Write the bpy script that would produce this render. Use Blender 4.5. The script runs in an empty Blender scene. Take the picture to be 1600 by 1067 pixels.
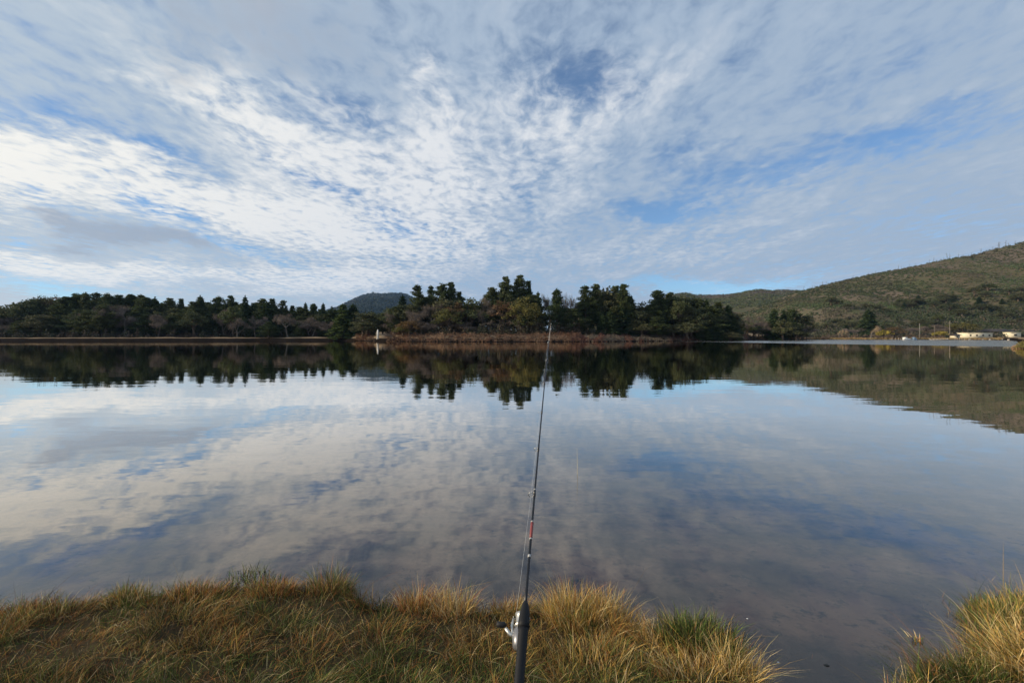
import bpy, math, random
import numpy as np
R = math.radians
rng = np.random.default_rng(7); random.seed(7)
scene = bpy.context.scene
COL = scene.collection
F = 733.0; HOR = 526.0; EYE = 1.65            # photo pixels per unit tangent, horizon row, eye height over water

# ---------------------------------------------------------------- camera
cam_d = bpy.data.cameras.new('camera'); cam = bpy.data.objects.new('camera', cam_d); COL.objects.link(cam)
cam_d.sensor_width = 36; cam_d.lens = 36 * F / 1600; cam_d.clip_start = 0.05; cam_d.clip_end = 20000
cam.location = (0, 0, EYE); cam.rotation_euler = (R(90), 0, 0)
cam_d.shift_y = -(HOR - 533.5) / 1600 * -1
scene.camera = cam
scene.view_settings.view_transform = 'Standard'; scene.view_settings.look = 'None'
scene.view_settings.exposure = 0; scene.view_settings.gamma = 1

# ---------------------------------------------------------------- sun
SUN_AZ, SUN_EL = -98.0, 19.0
sl = bpy.data.lights.new('sun', 'SUN'); sun = bpy.data.objects.new('sun', sl); COL.objects.link(sun)
sl.energy = 5.0; sl.angle = R(0.6); sl.color = (1.0, 0.84, 0.62)
sun.rotation_euler = (R(90 - SUN_EL), 0, R(180 - SUN_AZ))
SD = (math.sin(R(SUN_AZ)) * math.cos(R(SUN_EL)), math.cos(R(SUN_AZ)) * math.cos(R(SUN_EL)), math.sin(R(SUN_EL)))

# ---------------------------------------------------------------- node helper
class NT:
    def __init__(s, tree): s.t = tree; s.n = tree.nodes; s.l = tree.links
    def link(s, v, sock):
        if isinstance(v, bpy.types.NodeSocket): s.l.new(v, sock)
        elif v is not None: sock.default_value = v
    def math(s, op, a, b=None, c=None, clamp=False):
        n = s.n.new('ShaderNodeMath'); n.operation = op; n.use_clamp = clamp
        for i, v in enumerate((a, b, c)):
            if v is not None: s.link(v, n.inputs[i])
        return n.outputs[0]
    def vmath(s, op, a, b=None, out=0):
        n = s.n.new('ShaderNodeVectorMath'); n.operation = op
        s.link(a, n.inputs[0])
        if b is not None: s.link(b, n.inputs[3] if op == 'SCALE' else n.inputs[1])
        return n.outputs['Value'] if op in ('DOT_PRODUCT', 'LENGTH') else n.outputs[out]
    def sep(s, v):
        n = s.n.new('ShaderNodeSeparateXYZ'); s.link(v, n.inputs[0]); return n.outputs
    def comb(s, x, y, z=0.0):
        n = s.n.new('ShaderNodeCombineXYZ')
        for i, v in enumerate((x, y, z)): s.link(v, n.inputs[i])
        return n.outputs[0]
    def mapping(s, v, loc=(0,0,0), rot=(0,0,0), scale=(1,1,1), kind='POINT'):
        n = s.n.new('ShaderNodeMapping'); n.vector_type = kind; s.link(v, n.inputs[0])
        n.inputs[1].default_value = loc; n.inputs[2].default_value = rot; n.inputs[3].default_value = scale
        return n.outputs[0]
    def noise(s, v, scale, detail=4, rough=0.5, dist=0.0, color=False, lac=2.0):
        n = s.n.new('ShaderNodeTexNoise'); s.link(v, n.inputs['Vector'])
        n.inputs['Scale'].default_value = scale; n.inputs['Detail'].default_value = detail
        n.inputs['Roughness'].default_value = rough; n.inputs['Distortion'].default_value = dist
        n.inputs['Lacunarity'].default_value = lac
        return n.outputs['Color'] if color else n.outputs['Fac']
    def step(s, v, a, b, smooth=True):
        n = s.n.new('ShaderNodeMapRange'); n.interpolation_type = 'SMOOTHSTEP' if smooth else 'LINEAR'
        s.link(v, n.inputs[0]); n.inputs[1].default_value = a; n.inputs[2].default_value = b
        return n.outputs[0]
    def mix(s, f, a, b, mode='MIX'):
        n = s.n.new('ShaderNodeMix'); n.data_type = 'RGBA'; n.blend_type = mode; n.clamp_factor = True
        s.link(f, n.inputs[0]); s.link(a, n.inputs[6]); s.link(b, n.inputs[7]); return n.outputs[2]
    def ramp(s, v, stops):
        n = s.n.new('ShaderNodeValToRGB'); s.link(v, n.inputs[0]); e = n.color_ramp.elements
        while len(e) < len(stops): e.new(0.5)
        for el, (p, c) in zip(e, stops): el.position = p; el.color = (*c, 1)
        return n.outputs[0]

def c4(c): return (c[0], c[1], c[2], 1.0)

# ---------------------------------------------------------------- world: sky with a high broken cloud sheet
world = bpy.data.worlds.new('World'); scene.world = world; world.use_nodes = True
W = NT(world.node_tree); W.n.clear()
STR = 0.1
def build_sky():
    tc = W.n.new('ShaderNodeTexCoord').outputs['Generated']
    d = W.vmath('NORMALIZE', tc)
    x, y, z = W.sep(d)
    zc = W.math('MAXIMUM', z, 0.0)
    az = W.math('MULTIPLY', W.math('ARCTAN2', x, y), 180 / math.pi)
    el = W.math('MULTIPLY', W.math('ARCSINE', z), 180 / math.pi)
    zz = W.math('ADD', zc, 0.045)
    P = W.comb(W.math('DIVIDE', x, zz), W.math('DIVIDE', y, zz), 0.0)     # position on the cloud sheet
    # warps
    wn = W.vmath('SUBTRACT', W.noise(P, 1.7, 4, 0.6, color=True), (0.5, 0.5, 0.5))
    ae = W.comb(az, el, 0.0)
    wn2 = W.vmath('SUBTRACT', W.noise(W.mapping(ae, scale=(0.7, 1.6, 1)), 0.11, 5, 0.62, color=True), (0.5, 0.5, 0.5))
    ae = W.vmath('ADD', ae, W.vmath('MULTIPLY', wn2, (15.0, 7.5, 0.0)))
    def blobs(lst):
        acc = None
        for (x0, y0, x1, y1, w, a) in lst:
            def sph(px, py):
                A = math.atan((px - 800) / F); return math.degrees(A), math.degrees(math.atan((HOR - py) / F * math.cos(A)))
            a0, e0 = sph(x0, y0); a1, e1 = sph(x1, y1)
            cx, cy = (a0 + a1) / 2, (e0 + e1) / 2
            L = math.hypot(a1 - a0, e1 - e0) / 2
            ang = math.atan2(e1 - e0, a1 - a0)
            k = math.degrees(1 / F) * math.cos(R(cx)) ** 1.3
            ww = w * k
            v = W.mapping(ae, loc=(cx, cy, 0), rot=(0, 0, ang), scale=(max(L, ww) , ww, 1), kind='TEXTURE')
            g = W.math('EXPONENT', W.math('MULTIPLY', W.vmath('DOT_PRODUCT', v, v), -0.9))
            acc = W.math('MULTIPLY_ADD', g, a, acc if acc is not None else 0.0)
        return acc
    # x0,y0 -> x1,y1 streak axis in the photo's directions, half width, weight
    BLUE = [(0, 165, 190, 215, 30, .6), (200, 232, 300, 245, 16, .9), (450, 255, 560, 300, 13, 1.3), (180, 290, 330, 345, 22, .7),
            (300, 360, 480, 425, 14, .8), (600, 330, 670, 370, 22, .9), (740, 70, 900, 110, 45, .38), (860, 110, 990, 130, 24, .7),
            (960, 320, 1090, 320, 17, 1.3), (1080, 290, 1400, 215, 34, .75), (1250, 215, 1600, 170, 16, .7),
            (1020, 240, 1120, 215, 22, .7), (980, 450, 1230, 447, 11, 1.6), (0, 360, 60, 370, 9, .6),
            (420, 130, 570, 165, 26, .3), (0, 440, 230, 462, 22, .8), (1240, 140, 1330, 105, 20, .3), (480, 150, 600, 190, 22, .3),
            (1120, 80, 1240, 60, 30, .2), (790, 270, 850, 330, 22, .35)]
    WHITE = [(-120, 230, 120, 290, 55, 1.3), (40, 240, 330, 300, 30, .9), (250, 290, 560, 345, 40, .9), (380, 210, 640, 260, 38, .8),
             (640, 100, 720, 260, 42, .75), (540, 240, 780, 350, 75, .8), (100, 405, 420, 445, 16, .8), (-80, 395, 200, 425, 20, 1.0),
             (400, 440, 620, 440, 16, .9), (380, 350, 720, 400, 50, .85), (850, 400, 1250, 370, 35, .3), (240, 70, 420, 130, 24, .35), (450, 130, 600, 175, 20, .3),
             (860, 180, 1080, 120, 40, .5), (760, 170, 920, 260, 75, .65), (660, 95, 690, 110, 14, .6), (1050, 447, 1250, 440, 8, .35),
             (180, 95, 420, 180, 36, .7), (330, 190, 520, 210, 30, .5)]
    GREY = [(30, 315, 120, 345, 13, 1.0), (90, 335, 260, 375, 20, 1.0), (230, 365, 370, 400, 15, 1.0), (60, 370, 180, 378, 9, .6), (280, 20, 640, 60, 70, .6), (230, 30, 330, 90, 60, .4),
            (600, 100, 640, 120, 40, .15), (650, 400, 800, 440, 30, .3)]
    b = blobs(BLUE); w = blobs(WHITE); g = blobs(GREY)
    # streak texture runs away along +Y on the sheet, cells are rounder
    Pw = W.vmath('ADD', P, W.vmath('SCALE', wn, 0.24))
    streak = W.noise(W.mapping(Pw, scale=(1.0, 0.30, 1), rot=(0, 0, R(-6))), 3.6, 7, 0.62, 0.3)
    cells = W.noise(W.mapping(Pw, scale=(1.0, 0.62, 1), rot=(0, 0, R(-14))), 15.0, 4, 0.55, 0.12)
    big = W.noise(P, 0.9, 3, 0.5)
    s_ = W.math('SUBTRACT', streak, 0.5); c_ = W.math('SUBTRACT', cells, 0.5); b_ = W.math('SUBTRACT', big, 0.5)
    # veil cover
    veil = W.math('SUBTRACT', 0.80, W.math('MULTIPLY', b, 0.80))
    veil = W.math('ADD', veil, W.math('MULTIPLY', s_, 1.35))
    veil = W.math('ADD', veil, W.math('MULTIPLY', c_, 1.35))
    V = W.step(veil, -0.12, 0.92)
    wh = W.math('SUBTRACT', W.math('MULTIPLY', w, 0.80), W.math('MULTIPLY', b, 0.16))
    wh = W.math('ADD', wh, W.math('MULTIPLY', s_, 1.5))
    wamp = W.math('ADD', 0.6, W.math('MULTIPLY', w, 2.2))
    wh = W.math('ADD', wh, W.math('MULTIPLY', c_, W.math('MINIMUM', wamp, 2.5)))
    wh = W.math('ADD', wh, W.math('MULTIPLY', b_, 0.5))
    Wf = W.math('MULTIPLY', W.step(wh, -0.05, 1.1), 0.95)
    gr = W.math('ADD', W.math('ADD', g, W.math('MULTIPLY', s_, 2.2)), W.math('MULTIPLY', c_, 1.0)); gr = W.math('MULTIPLY', W.step(gr, 0.1, 1.1), W.step(g, 0.0, 0.5))
    # colours
    sky = W.n.new('ShaderNodeTexSky'); sky.sky_type = 'NISHITA'; sky.sun_disc = False
    sky.sun_elevation = R(SUN_EL); sky.sun_rotation = R(SUN_AZ)
    sky.altitude = 1400; sky.air_density = 1.0; sky.dust_density = 0.4; sky.ozone_density = 2.0
    sund = W.math('MAXIMUM', W.vmath('DOT_PRODUCT', d, SD), 0.0)
    near_sun = W.math('POWER', sund, 1.6)
    k = 1 / STR
    blue = W.vmath('ADD', W.vmath('MULTIPLY', sky.outputs[0], (0.9, 1.18, 1.4)), (0.45, 0.5, 0.5))
    vcol = W.mix(near_sun, c4([v * k for v in (.375, .475, .61)]), c4([v * k for v in (.58, .66, .72)]))
    glow = W.math('MULTIPLY', W.math('EXPONENT', W.math('MULTIPLY', zc, -9.0)), W.step(sund, -.1, .9))
    vcol = W.mix(W.math('MULTIPLY', glow, 1.0), vcol, c4([v * k for v in (.72, .74, .72)]))
    wcol = W.mix(near_sun, c4([v * k for v in (.80, .82, .85)]), c4([v * k for v in (1.22, 1.15, .98)]))
    gcol = W.mix(near_sun, c4([v * k for v in (.30, .37, .49)]), c4([v * k for v in (.36, .38, .43)]))
    col = W.mix(V, blue, vcol)
    col = W.mix(Wf, col, wcol)
    col = W.mix(W.math('MULTIPLY', gr, 0.62), col, gcol)
    bg = W.n.new('ShaderNodeBackground'); W.link(col, bg.inputs[0]); bg.inputs[1].default_value = STR
    o = W.n.new('ShaderNodeOutputWorld'); W.l.new(bg.outputs[0], o.inputs[0])
build_sky()
try: world.cycles.sampling_method = 'MANUAL'; world.cycles.sample_map_resolution = 512
except Exception: pass

# ---------------------------------------------------------------- object helpers
def np_mesh(name, verts, faces_list, mat=None, colors=None, smooth=False):
    """faces_list: list of int arrays (n,k)"""
    me = bpy.data.meshes.new(name)
    verts = np.asarray(verts, np.float32)
    me.vertices.add(len(verts)); me.vertices.foreach_set('co', verts.ravel())
    fl = [np.asarray(f, np.int32) for f in faces_list if len(f)]
    nl = sum(f.size for f in fl); npoly = sum(len(f) for f in fl)
    me.loops.add(nl); me.polygons.add(npoly)
    me.loops.foreach_set('vertex_index', np.concatenate([f.ravel() for f in fl]))
    tot = np.concatenate([np.full(len(f), f.shape[1], np.int32) for f in fl])
    st = np.concatenate([[0], np.cumsum(tot)[:-1]]).astype(np.int32)
    me.polygons.foreach_set('loop_start', st)
    if smooth: me.polygons.foreach_set('use_smooth', np.ones(npoly, bool))
    me.update(calc_edges=True)
    if colors is not None:
        ca = me.color_attributes.new('tint', 'FLOAT_COLOR', 'POINT')
        cc = np.ones((len(verts), 4), np.float32); cc[:, :3] = colors
        ca.data.foreach_set('color', cc.ravel())
    if mat: me.materials.append(mat)
    return me
def put(name, me, parent=None, loc=None):
    o = bpy.data.objects.new(name, me); COL.objects.link(o)
    if parent: o.parent = parent
    if loc is not None: o.location = loc
    return o
def tag(o, label=None, cat=None, group=None, kind=None):
    if label: o['label'] = label
    if cat: o['category'] = cat
    if group: o['group'] = group
    if kind: o['kind'] = kind
    return o
class MB:
    """collects shapes for one mesh"""
    def __init__(s): s.v = []; s.q = []; s.t = []; s.n = 0
    def add(s, v, q=(), t=()):
        v = np.asarray(v, float); s.v.append(v)
        if len(q): s.q.append(np.asarray(q) + s.n)
        if len(t): s.t.append(np.asarray(t) + s.n)
        s.n += len(v)
    def box(s, c, size, rz=0):
        x, y, z = [k / 2 for k in size]
        v = np.array([[-x,-y,-z],[x,-y,-z],[x,y,-z],[-x,y,-z],[-x,-y,z],[x,-y,z],[x,y,z],[-x,y,z]])
        ca, sa = math.cos(rz), math.sin(rz)
        v = np.stack([v[:,0]*ca - v[:,1]*sa, v[:,0]*sa + v[:,1]*ca, v[:,2]], 1) + np.asarray(c)
        s.add(v, [[0,3,2,1],[4,5,6,7],[0,1,5,4],[1,2,6,5],[2,3,7,6],[3,0,4,7]])
    def tube(s, pts, rad, sides=6, cap=True):
        pts = np.asarray(pts, float); n = len(pts)
        rad = np.broadcast_to(np.asarray(rad, float), (n,))
        tn = np.gradient(pts, axis=0); tn /= np.linalg.norm(tn, axis=1)[:, None] + 1e-12
        ref = np.array([0, 0, 1.0]) if abs(tn[0][2]) < .9 else np.array([1.0, 0, 0])
        a = np.cross(tn, ref); a /= np.linalg.norm(a, axis=1)[:, None] + 1e-12
        b = np.cross(tn, a)
        th = np.arange(sides) / sides * 2 * math.pi
        ring = pts[:, None] + rad[:, None, None] * (a[:, None] * np.cos(th)[None, :, None] + b[:, None] * np.sin(th)[None, :, None])
        v = ring.reshape(-1, 3); q = []
        for i in range(n - 1):
            for j in range(sides):
                k = (j + 1) % sides; q.append([i*sides+j, i*sides+k, (i+1)*sides+k, (i+1)*sides+j])
        t = []
        if cap:
            v = np.vstack([v, pts[:1], pts[-1:]]); c0 = n * sides; c1 = c0 + 1
            for j in range(sides):
                k = (j + 1) % sides; t.append([c0, k, j]); t.append([c1, (n-1)*sides+j, (n-1)*sides+k])
        s.add(v, q, t)
    def build(s, name, mat, parent=None, smooth=False):
        fl = []
        if s.q: fl.append(np.concatenate(s.q))
        if s.t: fl.append(np.concatenate(s.t))
        return put(name, np_mesh(name, np.concatenate(s.v), fl, mat, smooth=smooth), parent)
    def mesh(s, name, mat, smooth=False):
        fl = []
        if s.q: fl.append(np.concatenate(s.q))
        if s.t: fl.append(np.concatenate(s.t))
        return np_mesh(name, np.concatenate(s.v), fl, mat, smooth=smooth)

def leaf_quads(c, size, aspect=1.0, up=0.0):
    """random oriented quads at centres c; size per leaf"""
    n = len(c); size = np.broadcast_to(size, (n,))
    a = rng.normal(size=(n, 3)); a[:, 2] *= (1 - up); a /= np.linalg.norm(a, axis=1)[:, None]
    r = rng.normal(size=(n, 3)); b = np.cross(a, r); b /= np.linalg.norm(b, axis=1)[:, None]
    a = a * size[:, None] / 2; b = b * size[:, None] / 2 * aspect
    v = np.stack([c - a, c + b, c + a, c - b], 1).reshape(-1, 3)
    return v, np.arange(4 * n).reshape(n, 4)

# smooth value noise for placing colours and heights
class VN:
    def __init__(s, seed): s.g = np.random.default_rng(seed).random((256, 256))
    def __call__(s, x, y):
        x = np.asarray(x, float); y = np.asarray(y, float)
        i = np.floor(x).astype(int); j = np.floor(y).astype(int); fx = x - i; fy = y - j
        fx = fx*fx*(3-2*fx); fy = fy*fy*(3-2*fy); g = s.g
        A = g[i % 256, j % 256]; B = g[(i+1) % 256, j % 256]; C_ = g[i % 256, (j+1) % 256]; D = g[(i+1) % 256, (j+1) % 256]
        return (A*(1-fx)+B*fx)*(1-fy) + (C_*(1-fx)+D*fx)*fy
vn1, vn2, vn3 = VN(1), VN(2), VN(3)
def fbm(vn, x, y, o=4):
    t = 0; a = .5; s_ = 0
    for k in range(o): t = t + a * vn(x * 2**k + 17*k, y * 2**k + 31*k); s_ += a; a *= .5
    return t / s_

# ---------------------------------------------------------------- materials
def mat(name):
    m = bpy.data.materials.new(name); m.use_nodes = True; n = NT(m.node_tree); n.n.clear()
    out = n.n.new('ShaderNodeOutputMaterial'); return m, n, out
def principled(n, out, col, rough=0.8, spec=0.3, normal=None, metal=0.0, sock=True):
    p = n.n.new('ShaderNodeBsdfPrincipled'); n.link(col, p.inputs['Base Color']); n.link(rough, p.inputs['Roughness'])
    p.inputs['Specular IOR Level'].default_value = spec; p.inputs['Metallic'].default_value = metal
    if normal: n.l.new(normal, p.inputs['Normal'])
    if sock: n.l.new(p.outputs[0], out.inputs[0])
    return p
def simple(name, col, rough=0.6, spec=0.4, metal=0.0, var=0.15, scale=8.0):
    m, n, out = mat(name)
    tc = n.n.new('ShaderNodeTexCoord').outputs['Object']
    f = n.noise(tc, scale, 4, 0.6)
    c = n.mix(f, c4([v*(1-var) for v in col]), c4([min(1, v*(1+var)) for v in col]))
    principled(n, out, c, rough, spec, metal=metal); return m
def foliage(name, cols, trans=0.25, attr=False):
    m, n, out = mat(name)
    oi = n.n.new('ShaderNodeObjectInfo')
    if attr:
        a = n.n.new('ShaderNodeAttribute'); a.attribute_name = 'tint'; col = a.outputs['Color']
    else:
        st = [(i / max(1, len(cols) - 1), c) for i, c in enumerate(cols)]
        base = n.ramp(oi.outputs['Random'], st)
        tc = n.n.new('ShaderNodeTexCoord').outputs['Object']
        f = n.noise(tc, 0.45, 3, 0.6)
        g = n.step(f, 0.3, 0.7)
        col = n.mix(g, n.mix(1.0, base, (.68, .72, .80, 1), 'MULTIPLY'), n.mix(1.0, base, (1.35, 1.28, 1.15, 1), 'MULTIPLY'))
    p = principled(n, out, col, 0.75, 0.15, sock=False)
    tr = n.n.new('ShaderNodeBsdfTranslucent'); n.link(col, tr.inputs[0])
    mx = n.n.new('ShaderNodeMixShader'); mx.inputs[0].default_value = trans
    n.l.new(p.outputs[0], mx.inputs[1]); n.l.new(tr.outputs[0], mx.inputs[2]); n.l.new(mx.outputs[0], out.inputs[0])
    return m
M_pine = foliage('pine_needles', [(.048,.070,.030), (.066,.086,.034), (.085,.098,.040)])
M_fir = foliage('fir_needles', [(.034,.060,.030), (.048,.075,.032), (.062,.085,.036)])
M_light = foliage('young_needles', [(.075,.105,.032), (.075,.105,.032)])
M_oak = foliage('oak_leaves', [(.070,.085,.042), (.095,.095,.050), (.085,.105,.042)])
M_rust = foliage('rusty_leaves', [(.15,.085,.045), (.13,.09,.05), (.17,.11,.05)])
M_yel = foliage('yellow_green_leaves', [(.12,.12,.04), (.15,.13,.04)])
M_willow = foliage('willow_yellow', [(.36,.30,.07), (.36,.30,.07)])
M_twig = foliage('bare_twigs', [(.13,.105,.09), (.17,.135,.11), (.15,.125,.115)], 0.1)
M_tanleaf = foliage('tan_twigs', [(.33,.25,.17), (.36,.28,.18)], 0.15)
M_bark = simple('bark', (.10,.075,.055), .9, .2, var=.3, scale=3)
M_grey_bark = simple('grey_bark', (.12,.105,.09), .9, .2, var=.25, scale=3)
M_tint = foliage('grass_blades', None, 0.18, attr=True)
M_brush = foliage('brush_leaves', None, 0.15, attr=True)

# ---------------------------------------------------------------- terrain function
def P2W(px, py, z=0.0):
    Y = (EYE - z) * F / (py - HOR); return ((px - 800) / F * Y, Y)
BANK_PX = [(-900,1010),(-400,985),(0,957),(120,948),(200,938),(270,934),(350,926),(450,924),(540,925),(585,958),(640,952),(720,955),(780,966),(860,950),(960,958),
           (992,1000),(1060,1000),(1130,1008),(1165,1040),(1195,1090),(1205,1200),(1290,1420),(1395,1140),(1408,1085),(1440,1062),(1495,1044),(1530,1000),(1512,968),(1505,950),(1550,941),(1640,938),(2000,955),(2600,990)]
BANK = np.array([P2W(*p) for p in BANK_PX]); BANK = np.vstack([BANK, [[14, 2.2], [60, -6], [60, -60], [-60, -60], [-60, -6], [-14, 2.0]]])
def sd_bank(x, y):
    x = np.asarray(x, float); y = np.asarray(y, float)
    d = np.full(x.shape, 1e9); inside = np.zeros(x.shape, bool); n = len(BANK)
    for i in range(n):
        ax, ay = BANK[i]; bx, by = BANK[(i+1) % n]
        ex, ey = bx - ax, by - ay
        t = np.clip(((x-ax)*ex + (y-ay)*ey) / (ex*ex+ey*ey), 0, 1)
        d = np.minimum(d, np.hypot(x-ax-t*ex, y-ay-t*ey))
        c = ((ay > y) != (by > y)) & (x < (bx-ax)*(y-ay)/((by-ay) if by != ay else 1e-9) + ax)
        inside ^= c
    return np.where(inside, d, -d)
def tab(pairs): a = np.array(pairs, float); return lambda px: np.interp(px, a[:, 0], a[:, 1])
shore_py = tab([(-3000,590),(-1500,545),(-400,535),(0,533),(200,533),(400,532.6),(540,532.6),(600,533.4),(700,534.2),(800,534.2),(900,534),(1000,533.4),(1100,533),(1150,532.7),(1168,531.8),(1270,531.3),(1300,531),(1400,530.8),(1500,530.9),(1570,531.4),(1588,533),(1600,545),(1640,560),(2500,600),(4000,700)])
def ridge(pairs, Yf, Yr, p=1.15):
    a = np.array(pairs, float)
    def f(px, Y):
        z = np.maximum(0, (HOR - np.interp(px, a[:, 0], a[:, 1])) / F * Yr + EYE)
        t = np.clip((Y - Yf) / (Yr - Yf), 0, 1); q = np.clip((Y - Yr) / (Yr * 0.6), 0, 1)
        return z * t**p * (1 - q*q*(3-2*q))
    return f
hill_B = ridge([(900,530),(1080,524),(1150,496),(1200,474),(1245,455),(1262,451.5),(1300,442),(1350,433),(1400,424),(1450,413),(1500,401),(1530,396),(1565,388),(1600,379),(1700,355),(1900,330),(2600,330),(4000,420)], 292, 620)
hill_A = ridge([(800,530),(960,500),(1030,470),(1055,460),(1072,457.5),(1088,462),(1110,463.5),(1150,459),(1185,453),(1210,453),(1260,454),(1400,456),(1600,470)], 420, 1300)
hill_M = ridge([(300,530),(430,512),(490,492),(520,481),(545,472),(565,463.5),(582,459.5),(596,461),(612,460),(626,462),(645,468),(700,492),(760,515),(800,530)], 900, 3200)
hill_L = ridge([(-4000,440),(-1500,430),(-400,470),(0,485),(250,488),(400,492),(520,500),(560,530)], 185, 420)
def height(x, y):
    x = np.asarray(x, float); y = np.asarray(y, float)
    r = np.hypot(x, y); az = np.arctan2(x, y); azc = np.clip(az, -1.35, 1.35)
    Y = r * np.cos(azc); px = 800 + F * np.tan(azc)
    D = EYE * F / (shore_py(px) - HOR)
    D = D * (1 + 0.035 * (fbm(vn2, px / 45, D * 0 + 3) - .5))
    s = Y - D
    lw = 1 - np.clip((px - 500) / 60, 0, 1)              # left cut bank
    rw = np.clip((px - 1165) / 60, 0, 1)
    nz = fbm(vn1, x / 14, y / 14) - .5
    land_l = (.95 + .6 * fbm(vn3, px / 38, px * 0 + 5)) * np.clip(s / 4.0, 0, 1)**.6 + .25*nz + .004 * np.maximum(s, 0)
    land_m = 1.75 * np.clip(s / 9, 0, 1) + 2.2 * np.clip(s / 70, 0, 1) + .5 * nz * np.clip(s / 6, 0, 1)
    land_r = 0.5 * np.clip(s / 8, 0, 1) + .75 * np.clip(s / 60, 0, 1) + .3 * nz * np.clip(s / 6, 0, 1)
    land = land_l * lw + land_m * (1 - lw) * (1 - rw) + land_r * rw
    h = np.where(s > 0, land, np.maximum(-1.6, s * 0.12 - .04))
    bump = (fbm(vn3, x / 60, y / 60, 5) - .5)
    far = np.maximum.reduce([hill_B(px, Y) + bump * np.clip((Y - 300) / 200, 0, 1) * 7, hill_A(px, Y) + bump * np.clip((Y-500)/300, 0, 1) * 10, hill_M(px, Y) + (fbm(vn3, x/240, y/240, 5)-.5) * 60 * np.clip((Y-1500)/1000, 0, 1), hill_L(px, Y)])
    fold = (fbm(vn2, x/70 + 9, y/210, 3) - .5) * 34 * np.clip((Y-320)/70, 0, 1) * np.clip((608-Y)/90, 0, 1) * np.clip((px-1180)/60, 0, 1)
    far = far + fold
    h = np.where(s > 0, np.maximum(h, land * .3 + far), h)
    # near bank
    near = r < 34
    if near.any():
        sb = sd_bank(x[near], y[near]) + .05 * (fbm(vn2, x[near]*5, y[near]*5) - .5)
        nn = fbm(vn1, x[near]*3.1, y[near]*3.1) - .5
        hb = np.where(sb > 0, .085 * (1 - np.exp(-np.maximum(sb, 0) / .07)) + .05*nn, np.maximum(-1.6, -.012 + np.minimum(sb,0) * .07 + .02 * nn))
        h[near] = hb
    back = (az > 1.5) | (az < -1.5)
    h = np.where(back & (r >= 34), .1 + (r - 34) * .01, h)
    return h

# ---------------------------------------------------------------- ground (one sheet)
def build_ground():
    a_mid = np.linspace(-1.0, 1.0, 1000)
    a_l = np.linspace(-math.pi, -1.0, 90, endpoint=False); a_r = np.linspace(1.0, math.pi, 90, endpoint=False)[1:]
    A = np.concatenate([a_l, a_mid, a_r])
    r = np.concatenate([np.geomspace(.15, 8, 150), np.geomspace(8.3, 140, 26), np.geomspace(143, 330, 90), np.geomspace(335, 900, 90), np.geomspace(915, 4200, 50)])
    AA, RR = np.meshgrid(A, r); x = RR * np.sin(AA); y = RR * np.cos(AA)
    z = height(x.ravel(), y.ravel())
    v = np.stack([x.ravel(), y.ravel(), z], 1); n = len(A); m = len(r)
    i = np.arange(m-1)[:, None] * n; j = np.arange(n)[None, :]; k = (j + 1) % n
    q = np.stack([i + j, i + n + j, i + n + k, i + k], -1).reshape(-1, 4)
    v = np.vstack([v, [[0, 0, float(height(np.array([.01]), np.array([.01]))[0])]]])
    t = np.stack([np.full(n, m*n), np.arange(n), (np.arange(n)+1) % n], 1)
    m_, nn, out = mat('ground')
    geo = nn.n.new('ShaderNodeNewGeometry'); pos = geo.outputs['Position']; X, Y_, Z = nn.sep(pos)
    fine = nn.noise(pos, 9.0, 7, .65); mid = nn.noise(pos, 1.6, 5, .6); far = nn.noise(pos, .035, 6, .6); far2 = nn.noise(pos, .011, 4, .55)
    mud = nn.mix(nn.step(mid, .38, .62), (.095, .062, .044, 1), (.38, .255, .18, 1))
    mud = nn.mix(nn.step(fine, .50, .72), mud, (.035, .030, .024, 1))
    speck = nn.step(nn.noise(pos, 26.0, 3, .5), .70, .76)
    mud = nn.mix(nn.math('MULTIPLY', speck, .5), mud, (.28, .25, .20, 1))
    soil = nn.mix(fine, (.035, .028, .018, 1), (.09, .07, .04, 1))
    hill = nn.mix(nn.step(far, .35, .65), (.105, .082, .055, 1), (.085, .090, .045, 1))
    hill = nn.mix(nn.step(far2, .45, .62), hill, (.125, .10, .075, 1))
    bankc = nn.mix(nn.noise(pos, .35, 4, .6), (.16, .115, .075, 1), (.30, .225, .15, 1))
    cut = nn.mix(fine, (.010, .008, .007, 1), (.022, .017, .014, 1))  # near-black: dark overhang growth and its shadow put into the bank colour
    dist = nn.vmath('LENGTH', pos)
    land_near = nn.mix(nn.step(Z, -.01, .03), mud, soil)
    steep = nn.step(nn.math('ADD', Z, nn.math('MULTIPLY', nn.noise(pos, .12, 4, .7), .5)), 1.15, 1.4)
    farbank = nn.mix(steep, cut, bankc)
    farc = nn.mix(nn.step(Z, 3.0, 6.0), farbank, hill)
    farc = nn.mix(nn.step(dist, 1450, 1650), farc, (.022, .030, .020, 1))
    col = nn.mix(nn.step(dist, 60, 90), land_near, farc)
    bm = nn.n.new('ShaderNodeBump'); bm.inputs['Strength'].default_value = .5; bm.inputs['Distance'].default_value = .02; nn.l.new(fine, bm.inputs['Height'])
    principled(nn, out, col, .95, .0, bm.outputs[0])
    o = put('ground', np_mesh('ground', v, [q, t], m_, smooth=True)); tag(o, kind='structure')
build_ground()

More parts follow.
